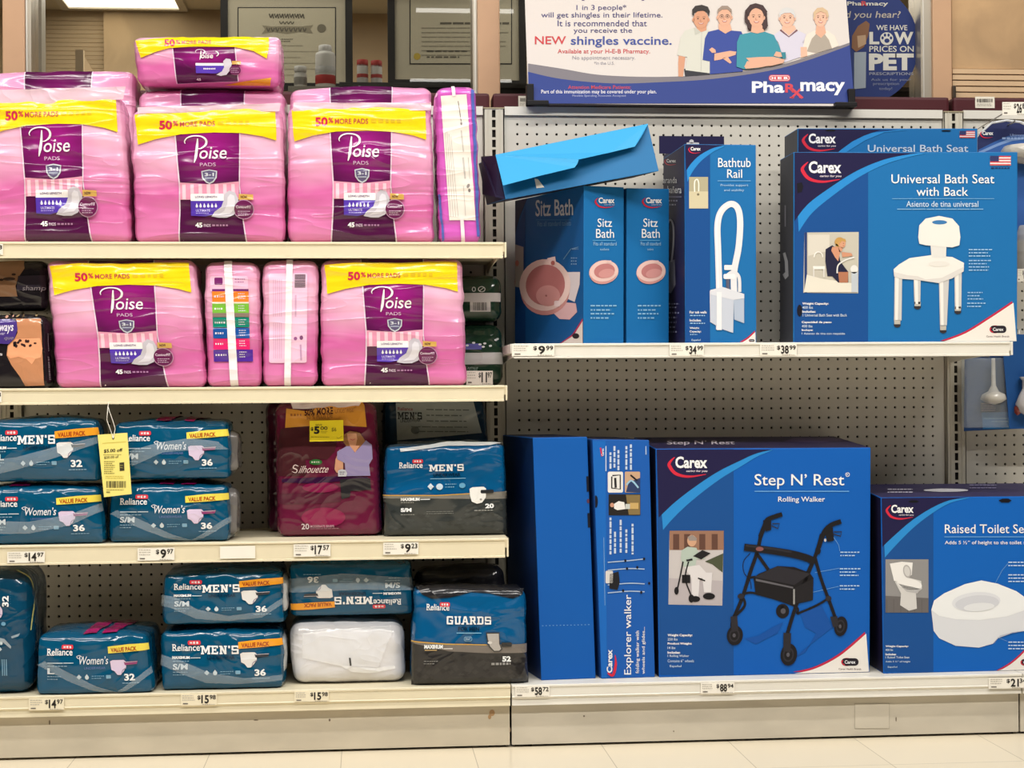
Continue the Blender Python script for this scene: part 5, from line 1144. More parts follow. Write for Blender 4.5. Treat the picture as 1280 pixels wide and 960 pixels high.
# ---- opened carton lying tilted on the sitz baths
yo = -.415
def zp(x, y, Y): return at(600+x/3.2, 140+y/3.2, Y)
TL, TR, BR, BL = zp(66, 174, yo+.05), zp(672, 50, yo+.05), zp(716, 236, yo), zp(102, 350, yo)
dv = Vector((-.028, .22, .012))
zmin = max(cs.p[3].z, cs.p[2].z)+.004
t = thing('open_carton', 'light blue opened carton lying tilted across the sitz bath cartons', 'carton', (BL+BR)/2+dv*.5)
m = carton_body([BL, BR, TR, TL, BL+dv, BR+dv, TR+dv, TL+dv], 'card 20 104 158', 'card 28 28 56', 'card 56 152 210'); m.build('carton_body', t, bevel=.002)
# lid flap hinged on the upper edge, hanging out over the front
fl = [(62, 172, .048), (672, 48, .048), (650, 92, .02), (620, 138, .012), (520, 162, .004), (395, 190, -.012), (390, 206, -.014), (378, 222, -.018), (240, 255, -.02), (92, 294, -.022)]
m = MB(); V = [zp(x, y, yo+d) for x, y, d in fl]; n = len(V); th = Vector((0, .0028, .0012))
tri = tessellate_polygon([[Vector((x, y, 0)) for x, y, d in fl]])
m.add(V+[v+th for v in V], [tuple(q) for q in tri]+[tuple(i+n for i in reversed(q)) for q in tri]+[(i, (i+1) % n, (i+1) % n+n, i+n) for i in range(n)], 'card 60 160 214'); m.build('lid_flap', t)
ff = Flat(BL, (BR-BL).cross(TL-BL)); A = Art(MB(), ff, tf, .0006, .0003); A.poly([(218, 268), (232, 270), (257, 302), (226, 306)], 'card 226 218 206', 2); A.mb.build('torn_edge', t)
A = Art(MB(), ff, tf, .0006, .0003); A.poly([(102, 348), (130, 305), (160, 272), (150, 300), (112, 346)], 'card 24 104 156', 1); A.mb.build('crease', t)
# end flap at its left
m = MB(); e = [TL+Vector((-.001, 0, 0)), BL+Vector((-.001, 0, 0)), zp(62, 340, yo+.03), zp(10, 330, yo+.16), zp(4, 178, yo+.19)]; n = 5; th = Vector((.002, .003, 0))
m.add(e+[v+th for v in e], [(0, 1, 2, 3, 4), (9, 8, 7, 6, 5)]+[(i, (i+1) % n, (i+1) % n+n, i+n) for i in range(n)], 'card 36 36 58'); m.build('end_flap', t)

# ---- tall walker cartons on the deck
yX = yfr(703, 850, ZD)
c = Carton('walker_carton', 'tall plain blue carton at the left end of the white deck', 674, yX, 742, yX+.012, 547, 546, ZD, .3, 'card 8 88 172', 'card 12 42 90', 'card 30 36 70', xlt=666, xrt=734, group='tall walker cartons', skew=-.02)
tf = zoomtf(630, 530, 2.824)
A = c.art(tf)
for k in range(14): A.rect(134+k*12.5, 711-k*.3, 139+k*12.5, 713-k*.3, 'card 120 170 216', 1)
A.mb.build('perforation', c.t)
A = c.art(tf); A.poly([(290, 185), (298, 184), (300, 238), (292, 240)], 'card 10 14 30', 1); A.poly([(294, 315), (303, 314), (305, 365), (296, 366)], 'card 10 14 30', 1); A.ell(297, 272, 5, 8, 'card 90 50 70', 1); A.mb.build('edge_slot', c.t)
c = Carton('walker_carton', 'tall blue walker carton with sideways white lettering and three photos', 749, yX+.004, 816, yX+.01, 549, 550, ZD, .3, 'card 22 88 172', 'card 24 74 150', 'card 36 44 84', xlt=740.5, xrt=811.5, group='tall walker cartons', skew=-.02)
A = c.art(tf); A.poly([(312, 60), (358, 60), (364, 902), (326, 902)], 'card 20 100 186', 0); A.mb.build('side_column', c.t)
A = c.art(tf); A.stroke([(366, 878), (384, 886), (394, 850), (392, 815)], [6, 10, 9, 2], CRED, 3); A.text('Carex', 362, 796, 382, 878, CW, 4, .03, rot=90); A.mb.build('brand_name', c.t)
A = c.art(tf); A.text('Explorer walker', 424, 602, 456, 884, CW, 3, .004, rot=90); A.text('folding walker with', 464, 730, 480, 880, CW, 3, .005, rot=90); A.text('wheels and glides...', 486, 716, 500, 882, CW, 3, .005, rot=90); A.mb.build('title', c.t)
A = c.art(tf); A.rrect(366, 168, 420, 242, 6, 'card 226 224 222', 2); A.stroke([(380, 185), (380, 226), (410, 230), (410, 180), (382, 182)], 5, 'card 40 36 40', 3, False); A.stroke([(392, 190), (394, 225)], 8, 'card 40 36 40', 3, False); A.mb.build('photo_inset', c.t)
A = c.art(tf); A.rrect(426, 168, 480, 242, 4, 'card 196 160 130', 2); A.poly([(440, 205), (480, 190), (480, 242), (430, 240)], 'card 44 60 100', 3); A.stroke([(432, 215), (450, 200), (474, 225)], 6, 'card 150 190 214', 4); A.stroke([(446, 180), (470, 200)], 6, 'card 30 28 34', 4); A.mb.build('photo_inset', c.t)
A = c.art(tf); A.rect(369, 248, 481, 322, 'card 34 30 28', 2); A.poly([(430, 250), (480, 250), (480, 320), (440, 320)], 'card 130 110 70', 3); A.poly([(388, 282), (404, 272), (424, 276), (428, 300), (400, 304), (388, 298)], 'card 230 228 226', 4); A.ell(381, 286, 7, 8, 'card 200 146 120', 5); A.rect(428, 282, 444, 300, 'card 196 200 196', 4); A.rect(444, 278, 474, 300, 'card 196 164 104', 5); A.mb.build('photo_inset', c.t)
A = c.art(tf)
for x, y0, y1 in ((372, 100, 165), (386, 78, 163), (400, 92, 164), (428, 78, 164), (444, 72, 164), (372, 330, 460), (388, 380, 460), (408, 338, 460), (428, 372, 460), (450, 352, 460)):
    rn = random.Random(x); y = y0
    while y < y1-6:
        l = 8+rn.random()*14; A.rect(x, y, x+7, min(y1, y+l), 'card 190 206 228', 3); y += l+4
A.rect(358, 78, 361, 166, 'card 200 214 230', 3); A.stroke([(340, 84), (346, 114)], 5, CRED, 3); A.text('Carex', 344, 86, 352, 112, CW, 4, .02, rot=90); A.rect(499, 78, 504, 108, 'card 170 190 216', 3); A.mb.build('small_print', c.t)
A = c.art(tf)
for y in (482, 510, 562, 590): A.stroke([(366, y+6), (440, y), (496, y-6 if y < 500 else y+2)], 3.4, 'card 170 190 214', 3)
for x, y in ((428, 482), (494, 476), (434, 510), (470, 506), (512, 562), (420, 588), (484, 594)): A.ell(x, y, 4, 5, 'card 20 20 30', 4)
A.rrect(358, 518, 384, 562, 4, 'card 210 206 204', 4); A.poly([(372, 530), (404, 520), (408, 560), (400, 586), (372, 580)], 'card 26 26 32', 4); A.mb.build('product_picture', c.t)
A = c.art(tf); A.ell(324, 274, 7, 22, 'card 14 16 34', 3); A.stroke([(352, 400), (356, 640)], 1.5, 'card 130 170 216', 2, False); A.mb.build('hand_slot', c.t)

# ---- rolling walker carton
yW = yfr(950, 844, ZD)
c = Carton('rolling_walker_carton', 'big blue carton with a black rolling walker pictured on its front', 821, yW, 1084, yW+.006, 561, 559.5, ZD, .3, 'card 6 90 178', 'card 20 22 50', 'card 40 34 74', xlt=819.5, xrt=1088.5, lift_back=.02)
tf = zoomtf(800, 530, 2.909)
house(c, tf, 60, 90, 838, 912, [(68, 340), (120, 290), (190, 235), (280, 175), (360, 135), (420, 108), (480, 93)], 340, [(560, 908), (640, 888), (730, 840), (822, 762)])
A = c.art(tf); carex(A, 128, 118, 116, tag_=True); A.mb.build('brand_name', c.t)
A = c.art(tf); A.text("Step N’ Rest", 416, 182, 742, 236, CW, 3, .004); A.ring(754, 184, 7, 7, 2, CW, 3); A.text('R', 751, 180, 757, 188, CW, 3, 0); A.rect(416, 243, 760, 246, 'card 110 170 226', 3); A.text('Rolling Walker', 502, 264, 672, 288, CW, 3, .006); A.mb.build('title', c.t)
A = c.art(tf); K, K2, K3 = 'card 24 22 26', 'card 42 40 46', 'card 84 82 90'
SHD = 'card 16 78 158'
A.poly([(380, 780), (430, 770), (480, 740), (520, 720), (500, 760), (420, 800)], SHD, 2); A.poly([(560, 850), (620, 800), (700, 740), (660, 660), (580, 680), (600, 740), (640, 760), (600, 830)], SHD, 2)
def S(p, w_, L, c_=K, sm=True): A.stroke(p, w_, c_, L, sm)
S([(518, 690), (516, 660)], 12, 3); A.ell(518, 680, 24, 26, K, 3); A.ell(520, 680, 9, 10, K3, 4)
S([(440, 400), (424, 470), (400, 540), (372, 630), (336, 720), (344, 760)], 13, 4); S([(424, 470), (466, 530)], 12, 4); S([(660, 400), (640, 470), (600, 570), (560, 680), (530, 780)], 13, 6); S([(634, 480), (660, 570), (690, 650), (715, 720)], 12, 5); S([(630, 490), (560, 640)], 8, 5)
S([(370, 620), (420, 615), (560, 660), (570, 690)], 8, 5); S([(570, 690), (640, 660), (690, 630)], 8, 5); S([(390, 560), (420, 555)], 8, 5)
A.poly([(412, 560), (430, 545), (500, 516), (560, 520), (616, 540), (630, 560), (628, 640), (560, 656), (420, 620)], K, 6); A.poly([(414, 556), (500, 516), (620, 544), (560, 585)], K2, 7); A.poly([(420, 562), (556, 592), (556, 598), (420, 570)], 'card 96 94 100', 8); A.poly([(556, 598), (628, 562), (626, 640), (556, 654)], 'card 32 30 34', 7); A.rect(556, 600, 562, 655, 'card 150 150 150', 8)
S([(378, 448), (440, 455), (540, 470), (600, 485), (636, 500)], 26, 8); S([(384, 442), (470, 452), (550, 465)], 8, 9, K2); A.ell(434, 454, 14, 8, 'card 130 80 80', 10)
S([(436, 410), (452, 370), (462, 348), (490, 336), (516, 328)], 16, 8); A.poly([(446, 350), (476, 344), (476, 385), (456, 390)], K, 9); S([(478, 370), (500, 380), (506, 362), (480, 362)], 4, 9, K2, False)
S([(648, 450), (665, 400), (680, 378), (700, 364), (730, 354)], 17, 8); A.poly([(668, 380), (700, 376), (704, 424), (680, 428)], K, 9); S([(702, 400), (728, 408), (732, 392), (704, 392)], 4, 9, K2, False); A.ell(646, 460, 10, 14, K, 9); A.ell(672, 422, 4, 6, 'card 196 190 186', 10)
for x, y, rx, ry in ((344, 768, 29, 36), (540, 838, 30, 40), (729, 735, 24, 36)):
    A.ell(x, y, rx, ry, K, 9, 8); A.ell(x-2, y, rx*.66, ry*.66, 'card 46 44 50', 10, 8); A.ell(x-2, y, rx*.5, ry*.5, K, 11, 8); A.ell(x-3, y, rx*.2, ry*.2, K3, 12)
A.poly([(328, 700), (352, 696), (356, 752), (332, 756)], K2, 12); A.poly([(520, 758), (548, 760), (546, 830), (520, 824)], K2, 12); A.poly([(690, 700), (716, 698), (720, 735), (700, 738)], K2, 12)
S([(400, 470), (376, 500), (378, 540), (400, 570), (404, 600)], 2.5, 4); S([(372, 626), (380, 660), (344, 700)], 9, 6); A.ell(366, 626, 12, 10, K2, 9); A.ell(684, 634, 11, 10, K2, 9)
A.mb.build('product_picture', c.t)
A = c.art(tf); A.poly([(107, 388), (304, 388), (299, 660), (103, 656)], 'card 196 190 190', 2); A.rect(107, 388, 304, 458, 'card 150 112 92', 3)
for x in (120, 160, 215, 260): A.rect(x, 400, x+22, 456, 'card 96 66 56', 4)
A.poly([(235, 500), (302, 470), (300, 540), (262, 510)], 'card 74 80 60', 4); A.poly([(104, 560), (299, 570), (299, 658), (104, 654)], 'card 180 172 176', 3)
A.poly([(150, 460), (172, 446), (205, 450), (214, 475), (240, 490), (205, 492), (200, 520), (160, 522), (148, 490)], 'card 176 190 180', 5); A.ell(188, 424, 17, 21, 'card 206 160 130', 6); A.poly([(172, 410), (190, 403), (206, 415), (204, 424), (178, 424)], 'card 150 140 134', 7)
A.poly([(160, 520), (215, 512), (240, 540), (262, 540), (258, 612), (232, 612), (226, 560), (216, 560), (212, 630), (188, 630), (186, 560)], 'card 216 212 214', 6); A.poly([(192, 480), (226, 458), (256, 470), (222, 492)], 'card 30 28 32', 7); A.ell(200, 636, 18, 11, K, 7); A.ell(250, 626, 22, 12, K, 7); S([(156, 500), (140, 580), (132, 610)], 5, 7); S([(176, 500), (164, 560), (184, 620)], 5, 7); A.ell(132, 606, 8, 14, K, 8); A.ell(186, 634, 10, 15, K, 8); A.rect(152, 548, 182, 578, K, 7); S([(210, 560), (236, 570)], 5, 8); S([(168, 496), (190, 492)], 7, 8); A.mb.build('photo_inset', c.t)
A = c.art(tf); A.text('Weight Capacity:', 100, 763, 190, 774, CW, 3, .03); A.text('250 lbs', 100, 778, 136, 787, 'card 200 214 230', 3, .01); A.text('Product Weight:', 100, 794, 188, 804, CW, 3, .03); A.text('14 lbs', 100, 809, 128, 818, 'card 200 214 230', 3, .01); A.text('Includes:', 100, 826, 146, 835, CW, 3, .03); A.text('1 Rolling Walker', 100, 839, 178, 849, 'card 200 214 230', 3, .01); A.text('Contains 6” wheels', 100, 856, 196, 866, 'card 180 200 226', 3, .01); A.text('Español', 108, 876, 150, 886, 'card 190 210 230', 3, .01)
A.mb.build('small_print', c.t); A = c.art(tf)
for p, (x0, y0, x1, n_) in (([(704, 412), (722, 440), (726, 462)], (728, 464, 800, 2)), ([(636, 540), (724, 524)], (726, 524, 804, 3)), ([(590, 620), (722, 590)], (726, 586, 800, 2))):
    A = c.art(tf); S(p, 1.6, 3, 'card 110 160 210', False); A.lines(x0, y0, x1, n_, 12, 'card 170 200 230', 3); A.mb.build('callout_print', c.t)
A = c.art(tf); oval_logo(A, 763, 865, 62, 3); A.text('Carex Health Brands', 722, 887, 804, 894, 'card 110 90 90', 3, .01); A.mb.build('oval_logo', c.t)
A = c.art(tf, c.top, .0008); A.text("Step N’ Rest", 98, 62, 344, 80, 'card 214 206 222', 2, .012); A.mb.build('top_print', c.t); A = c.art(tf, c.top, .0008); A.poly([(520, 66), (560, 52), (700, 52), (760, 62), (660, 68)], 'card 74 60 110', 1); A.mb.build('top_print', c.t)

# ---- raised toilet seat carton
yT = yfr(1200, 840, ZD)
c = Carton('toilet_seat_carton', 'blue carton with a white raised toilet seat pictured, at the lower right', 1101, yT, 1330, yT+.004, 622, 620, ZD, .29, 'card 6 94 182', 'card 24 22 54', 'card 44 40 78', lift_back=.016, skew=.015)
tf = zoomtf(1060, 590, 3.427)
house(c, tf, 138, 105, 926, 856, [(142, 325), (200, 270), (270, 210), (350, 158), (430, 122), (520, 108)], 365, [(640, 856), (700, 820), (754, 772), (800, 716)])
A = c.art(tf); carex(A, 184, 140, 96); A.mb.build('brand_name', c.t)
A = c.art(tf); A.text('Raised Toilet Seat', 414, 224, 794, 262, CW, 3, .004); A.rect(412, 276, 800, 279, 'card 110 170 226', 3); A.text('Adds 5 ½” of height to the toilet seat', 414, 294, 790, 314, CW, 3, .006); A.mb.build('title', c.t)
A = c.art(tf); A.poly([(356, 590), (368, 550), (410, 520), (500, 480), (570, 464), (640, 478), (720, 510), (790, 560), (810, 620), (760, 680), (700, 690), (640, 712), (620, 735), (560, 752), (460, 744), (390, 712), (366, 680)], 'card 214 216 222', 3)
A.poly([(356, 590), (368, 550), (410, 520), (500, 480), (570, 464), (640, 478), (720, 510), (790, 560), (760, 590), (680, 618), (560, 634), (460, 630), (390, 616)], 'card 232 234 236', 4); A.ell(548, 556, 104, 42, 'card 218 220 226', 5, -4); A.ell(552, 562, 94, 34, 'card 204 206 214', 6, -4); A.ell(560, 578, 66, 18, 'card 222 224 228', 7, -4)
A.poly([(640, 712), (700, 690), (760, 678), (700, 686), (650, 700), (625, 735)], 'card 180 186 200', 5); A.mb.build('product_picture', c.t)
A = c.art(tf); A.rect(160, 374, 344, 602, 'card 142 140 140', 2); A.poly([(160, 530), (344, 540), (344, 602), (160, 602)], 'card 104 100 100', 3)
for k in range(6): A.rect(164+k*30, 545, 166+k*30, 602, 'card 90 86 86', 4)
WT = 'card 232 230 228'; A.poly([(178, 392), (230, 384), (276, 388), (272, 440), (248, 460), (214, 470), (196, 466)], WT, 5); A.ell(252, 425, 17, 28, 'card 176 172 172', 6, -12); A.ell(252, 425, 12, 22, 'card 206 204 202', 7, -12)
A.poly([(200, 470), (258, 452), (312, 466), (316, 500), (290, 520), (294, 585), (260, 594), (222, 570), (226, 520)], 'card 206 204 202', 5); A.ell(262, 480, 54, 24, WT, 6, 10); A.poly([(214, 478), (310, 500), (296, 520), (250, 512)], 'card 180 178 178', 6); A.mb.build('photo_inset', c.t)
A = c.art(tf); A.text('Weight Capacity:', 160, 742, 258, 752, CW, 3, .03); A.text('400 lbs', 160, 757, 192, 766, 'card 200 214 230', 3, .01); A.text('Includes:', 160, 776, 206, 785, CW, 3, .03); A.text('1 Raised Toilet Seat', 160, 789, 262, 798, 'card 200 214 230', 3, .01); A.text('Adds 5 ½” of height', 160, 808, 266, 817, 'card 200 214 230', 3, .01); A.text('Español', 170, 831, 210, 840, 'card 190 210 230', 3, .01)
A.mb.build('small_print', c.t); A = c.art(tf); A.stroke([(630, 476), (660, 420), (684, 392)], 1.8, 'card 110 160 210', 3, False); A.lines(686, 384, 790, 2, 14, 'card 190 210 236', 3); A.lines(686, 438, 790, 3, 14, 'card 190 210 236', 3); A.mb.build('callout_print', c.t); A = c.art(tf); A.stroke([(640, 708), (680, 724)], 1.8, 'card 110 160 210', 3, False); A.lines(686, 726, 790, 3, 14, 'card 190 210 236', 3); A.mb.build('callout_print', c.t)
A = c.art(tf); oval_logo(A, 770, 815, 62, 3); A.mb.build('oval_logo', c.t)
A = c.art(tf); A.poly([(644, 122), (660, 114), (686, 114), (700, 122), (688, 130), (656, 130)], 'card 12 12 22', 4); A.poly([(256, 126), (270, 121), (292, 121), (304, 126), (292, 131), (268, 131)], 'card 12 12 22', 4); A.mb.build('hand_slot', c.t)
A = c.art(tf, c.top, .0008); A.ell(420, 80, 96, 7, 'card 206 206 214', 2); A.mb.build('seat_picture', c.t); A = c.art(tf, c.top, .0008); A.lines(170, 74, 280, 2, 12, 'card 190 186 206', 2); A.mb.build('top_print', c.t); A = c.art(tf, c.top, .0008); A.lines(520, 56, 640, 2, 12, 'card 120 116 150', 2); A.mb.build('top_print', c.t)

# ================================================================== BLISTER PACKS on hooks at the far right
def blister(label, pts, Y, cardc, hook, hook_label):
    cen = at(sum(p[0] for p in pts)/len(pts), max(p[1] for p in pts), Y)
    t = thing('blister_pack', label, 'blister pack', cen, 'hanging blister packs')
    m = MB(); V = [at(x, y, Y) for x, y in pts]; n = len(V); b = Vector((0, .0012, 0))
    tri = tessellate_polygon([[Vector((x, y, 0)) for x, y in pts]])
    m.add(V+[v+b for v in V], [tuple(q) for q in tri]+[tuple(i+n for i in reversed(q)) for q in tri]+[(i, (i+1) % n, (i+1) % n+n, i+n) for i in range(n)], cardc); m.build('backing_card', t)
    h = Vector(hook); m = MB()
    m.tube([Vector((h.x, -.001, h.z+.03)), Vector((h.x, -.012, h.z+.03)), Vector((h.x, -.014, h.z)), Vector((h.x, Y-.04, h.z)), Vector((h.x, Y-.05, h.z+.006))], .0022, 'metal 180 176 170'); 
    tag(m.build('peg_hook', loc=(h.x, 0, h.z)), hook_label, 'hook')
    return t
tf = zoomtf(1130, 100, 8)
b1 = blister('blue blister pack with rounded top hanging right of the bath seats', [(1222, 172), (1228, 163), (1240, 155), (1258, 152), (1275, 154), (1292, 162), (1300, 172), (1300, 300), (1222, 300)], -.12, 'card 40 48 92', at(1256, 158, -.1), 'metal peg hook carrying the round-topped blister pack')
A = Art(MB(), front(-.12), tf, .0006, .0003); A.poly([(740, 700), (900, 620), (1040, 560), (1280, 540), (1280, 1600), (740, 1600)], 'card 52 92 160', 1); A.poly([(740, 720), (920, 640), (1060, 585), (1280, 560), (1280, 585), (1080, 610), (940, 660), (780, 730)], 'card 120 150 200', 2); carex(A, 782, 512, 108, 3, False); A.text('Ultimate', 1060, 540, 1200, 566, 'card 150 170 214', 3, 0); A.lines(980, 574, 1200, 1, 40, 'card 150 176 220', 3, .5); A.mb.build('card_print', b1)
m = MB(); cc = at(1282, 186, -.13); m.lathe((cc.x, -.13, cc.z-.035), [(.001, -.005), (.03, 0), (.06, .012), (.064, .03), (.055, .042), (.001, .048)], 'film 206 200 190 92', 28); 
o = m.build('shower_head', b1)
m = MB(); a = [at(x, y, -.118) for x, y in ((1224, 168), (1240, 153.5), (1258, 150.5), (1276, 152.5), (1296, 162))]; m.tube(a, .003, 'film 236 240 244 70'); m.build('blister_rim', b1)
m = MB(); q = at(1275, 345, -.14); m.lathe((q.x+.02, -.14, q.z), [(.02, 0), (.03, .01), (.03, .1), (.02, .13)], 'film 190 188 186 60', 20); m.build('clear_bubble', b1)
b2 = blister('blue blister pack with a white brush hanging under the bath seat shelf', [(1206, 440), (1262, 440), (1272, 536), (1205, 539)], -.06, 'card 28 66 122', at(1232, 446, -.08), 'metal peg hook carrying the blister pack with the white brush')
tf = zoomtf(1130, 400, 6.4)
A = Art(MB(), front(-.06), tf, .0006, .0003); A.poly([(620, 740), (850, 735), (862, 868), (630, 872)], 'card 40 120 186', 1); A.rect(610, 660, 770, 740, 'card 34 34 62', 1); A.lines(616, 668, 750, 4, 17, 'card 190 150 150', 2); A.lines(636, 784, 830, 1, 20, 'card 150 196 226', 2); A.lines(700, 808, 836, 1, 20, 'card 150 196 226', 2); A.mb.build('card_print', b2)
m = MB(); a = at(1242, 495, -.085); m.lathe((a.x, -.085, a.z-.022), [(.002, 0), (.02, .004), (.034, .014), (.03, .026), (.014, .034), (.006, .05), (.005, .12)], 'bag 216 212 204', 20); m.build('white_brush', b2)
m = MB(); p, q = at(1208, 535, -.1), at(1266, 447, -.1); m.box((p.x, -.1, p.z), (q.x, -.0625, q.z), 'film 210 220 228 20'); m.build('clear_bubble', b2, bevel=.006)
b3 = blister('blue blister pack cut by the right edge, hanging beside the white brush', [(1252, 418), (1312, 418), (1318, 536), (1262, 536)], -.11, 'card 32 84 150', at(1290, 424, -.1), 'metal peg hook carrying the blister pack at the right edge')
m = MB(); a = at(1284, 505, -.13); m.lathe((a.x, -.13, a.z-.03), [(.004, 0), (.022, .01), (.03, .03), (.02, .055), (.012, .07), (.012, .09), (.02, .1)], 'bag 210 208 212', 20); m.build('white_bottle', b3)
m = MB(); a = at(1272, 514, -.125); m.lathe((a.x, -.125, a.z-.01), [(.002, 0), (.009, .006), (.009, .02), (.002, .028)], 'bag 130 56 48', 12); m.build('red_cap', b3)
price(1253, 127.5, 1284, 144, '26', '88', 'white $26.88 price tag on a hook end at the upper right', 0, Y=-.2)
m = MB(); a, b = at(1254, 142, -.199), at(1219, 163, -.004); m.tube([a, b, b+Vector((0, .003, .01))], .0016, 'metal 190 186 178'); tag(m.build('tag_hook', loc=b), 'thin wire hook holding the $26.88 price tag', 'hook')
price(1272, 336, 1284, 352, '8', '9', 'white hook-end price tag at the right edge beside the bath seat', 0, Y=-.2)
m = MB(); a = at(1277, 344, -.199); m.tube([a, Vector((a.x, -.004, a.z)), Vector((a.x, -.001, a.z+.01))], .0016, 'metal 190 186 178'); tag(m.build('tag_hook', loc=a), 'thin wire hook behind the price tag at the right edge', 'hook')

# ================================================================== VACCINE SIGN on top of the shelving
Ys = -.03; lean = .14
bl, br = at(660.5, 130, Ys), at(1068, 130.5, Ys); zt0 = ZTOP+.0045
bl.z = br.z = zt0
tl, tr = at(654, -62, Ys+lean), at(1053, -62, Ys+lean)
tr = Flat(bl, (br-bl).cross(tl-bl)).map(1053, -62, 0)
t = thing('tabletop_sign', 'large white and blue shingles vaccine sign standing on the shelving', 'sign', (bl+br)/2)
bk = Vector((0, .004, 0))
m = carton_body([bl, br, tr, tl, bl+bk, br+bk, tr+bk, tl+bk], 'card 214 205 199', 'card 60 60 70'); m.build('sign_board', t)
SF = Flat(bl, (br-bl).cross(tl-bl))
def sart(tf=None): return Art(MB(), SF, tf, .0006, .0003)
BL_, GR_ = 'card 34 56 130', 'card 122 116 122'
g = [(660, 79.5), (702, 86), (752, 94), (825, 96.3), (890, 93), (960, 84.5), (1010, 71), (1062, 53.5)]; bq = [(660, 90), (702, 99), (765, 104.5), (825, 103), (890, 99), (960, 89), (1010, 75.5), (1063, 56.5)]
edgeL = lambda y: 660.5-(130-y)*.032; edgeR = lambda y: 1068-(130-y)*.078
def band(P, yb):
    P, _ = spline(P, 1); P = [(min(max(x, edgeL(y)+.3), edgeR(y)-.3), y) for x, y in P]; return P+[(edgeR(yb)-.2, yb), (edgeL(yb)+.2, yb)]
A = sart(); A.poly(band(g, 129.6), GR_, 1); A.mb.build('grey_swoosh', t)
A = sart(); A.poly(band(bq, 129.6), BL_, 2); A.mb.build('blue_band', t)
z3 = zoomtf(640, 0, 4)
DT, RT = 'card 70 66 116', 'card 196 60 66'
A = sart(z3)
A.text('1 in 3 people*', 322, 24, 572, 58, DT, 1, .004); A.text('will get shingles in their lifetime.', 146, 62, 752, 96, DT, 1, .004); A.text('It is recommended that', 228, 102, 674, 132, DT, 1, .004); A.text('you receive the', 308, 140, 600, 172, DT, 1, .004); A.mb.build('message_text', t)
A = sart(z3); A.text('NEW', 114, 182, 270, 222, RT, 1, .012); A.text('shingles vaccine.', 294, 182, 798, 238, 'card 60 76 146', 1, .014); A.mb.build('headline', t)
A = sart(z3); A.text('Available at your H-E-B Pharmacy.', 228, 246, 690, 274, RT, 1, .006); A.text('No appointment necessary.', 302, 280, 616, 304, 'card 150 146 156', 1, 0); A.text('*in the U.S.', 410, 308, 512, 324, 'card 150 146 156', 1, 0); A.mb.build('small_text', t)
A = sart(z3); A.text('Attention Medicare Patients:', 280, 428, 594, 446, RT, 3, .006); A.text('Part of this immunization may be covered under your plan.', 146, 450, 722, 474, 'card 226 222 226', 3, .01); A.text('Flexible Spending Accounts Accepted', 302, 474, 568, 488, 'card 160 166 200', 3, 0); A.mb.build('band_text', t)
z7 = zoomtf(840, 0, 5.565)
A = sart(z7); A.text('Pharmacy'[:3], 555, 568, 780, 648, CW, 3, .03); A.text('macy', 892, 572, 1202, 664, CW, 3, .03); A.text('R', 786, 584, 860, 646, 'card 206 60 76', 4, .03); A.stroke([(826, 614), (905, 684)], 18, 'card 206 60 76', 4, False); A.stroke([(892, 622), (830, 684)], 14, 'card 206 60 76', 4, False); A.rect(818, 676, 848, 685, 'card 206 60 76', 4); A.rect(884, 676, 912, 685, 'card 206 60 76', 4); A.mb.build('pharmacy_logo', t)
A = sart(z7); A.rrect(672, 522, 822, 568, 20, 'card 206 60 76', 3); A.rrect(678, 528, 816, 562, 16, 'card 236 220 216', 4); A.rrect(682, 532, 812, 558, 13, 'card 206 60 76', 5)
for k, ch in enumerate('HEB'): A.text(ch, 692+42*k, 538, 720+42*k, 554, CW, 6, .04)
A.mb.build('store_badge', t)
A = sart(z7)                       # tails of the big heading that runs out of the frame
A.text('Have you had your shingles shot?', -900, -150, 700, 5, DT, 1, .02); A.mb.build('heading', t)
def head(A, cx, cy, rx, ry, skin, L, smile=True, glasses=False):
    A.ell(cx, cy, rx, ry, skin, L); A.ell(cx-rx, cy+2, rx*.16, ry*.22, skin, L); A.ell(cx+rx, cy+2, rx*.16, ry*.22, skin, L)
    for s_ in (-1, 1):
        A.ell(cx+s_*rx*.4, cy-ry*.08, rx*.13, ry*.06, 'card 70 50 44', L+1); A.stroke([(cx+s_*rx*.6, cy-ry*.24), (cx+s_*rx*.4, cy-ry*.29), (cx+s_*rx*.2, cy-ry*.24)], ry*.05, 'card 110 80 66', L+1)
        if glasses: A.ring(cx+s_*rx*.42, cy-ry*.08, rx*.3, ry*.16, ry*.04, 'card 110 96 90', L+2)
    A.stroke([(cx-rx*.06, cy+ry*.02), (cx-rx*.12, cy+ry*.22), (cx+rx*.1, cy+ry*.24)], ry*.05, 'card 176 110 86', L+1)
    A.poly([(cx-rx*.42, cy+ry*.38), (cx, cy+ry*.44), (cx+rx*.42, cy+ry*.38), (cx+rx*.2, cy+ry*.56), (cx-rx*.2, cy+ry*.56)], 'card 176 80 76', L+1); A.poly([(cx-rx*.32, cy+ry*.41), (cx, cy+ry*.46), (cx+rx*.32, cy+ry*.41), (cx+rx*.14, cy+ry*.5), (cx-rx*.14, cy+ry*.5)], 'card 240 234 228', L+2)
S1, S2, S3 = 'card 206 148 116', 'card 218 166 138', 'card 226 178 152'
A = sart(z7)      # man, dark hair, pale shirt
A.poly([(46, 380), (92, 390), (84, 470), (76, 536), (44, 534), (42, 450)], S1, 3); A.poly([(84, 480), (262, 500), (262, 522), (90, 534)], 'card 40 38 46', 3)
A.poly([(36, 386), (60, 260), (90, 215), (150, 196), (200, 214), (246, 200), (262, 230), (262, 512), (92, 490), (104, 400)], 'card 206 204 192', 4); A.poly([(168, 180), (240, 176), (238, 214), (200, 226), (172, 210)], S1, 5); A.poly([(150, 196), (172, 202), (200, 226), (160, 246)], 'card 190 188 176', 6); A.stroke([(205, 228), (200, 500)], 3, 'card 180 178 168', 6, False)
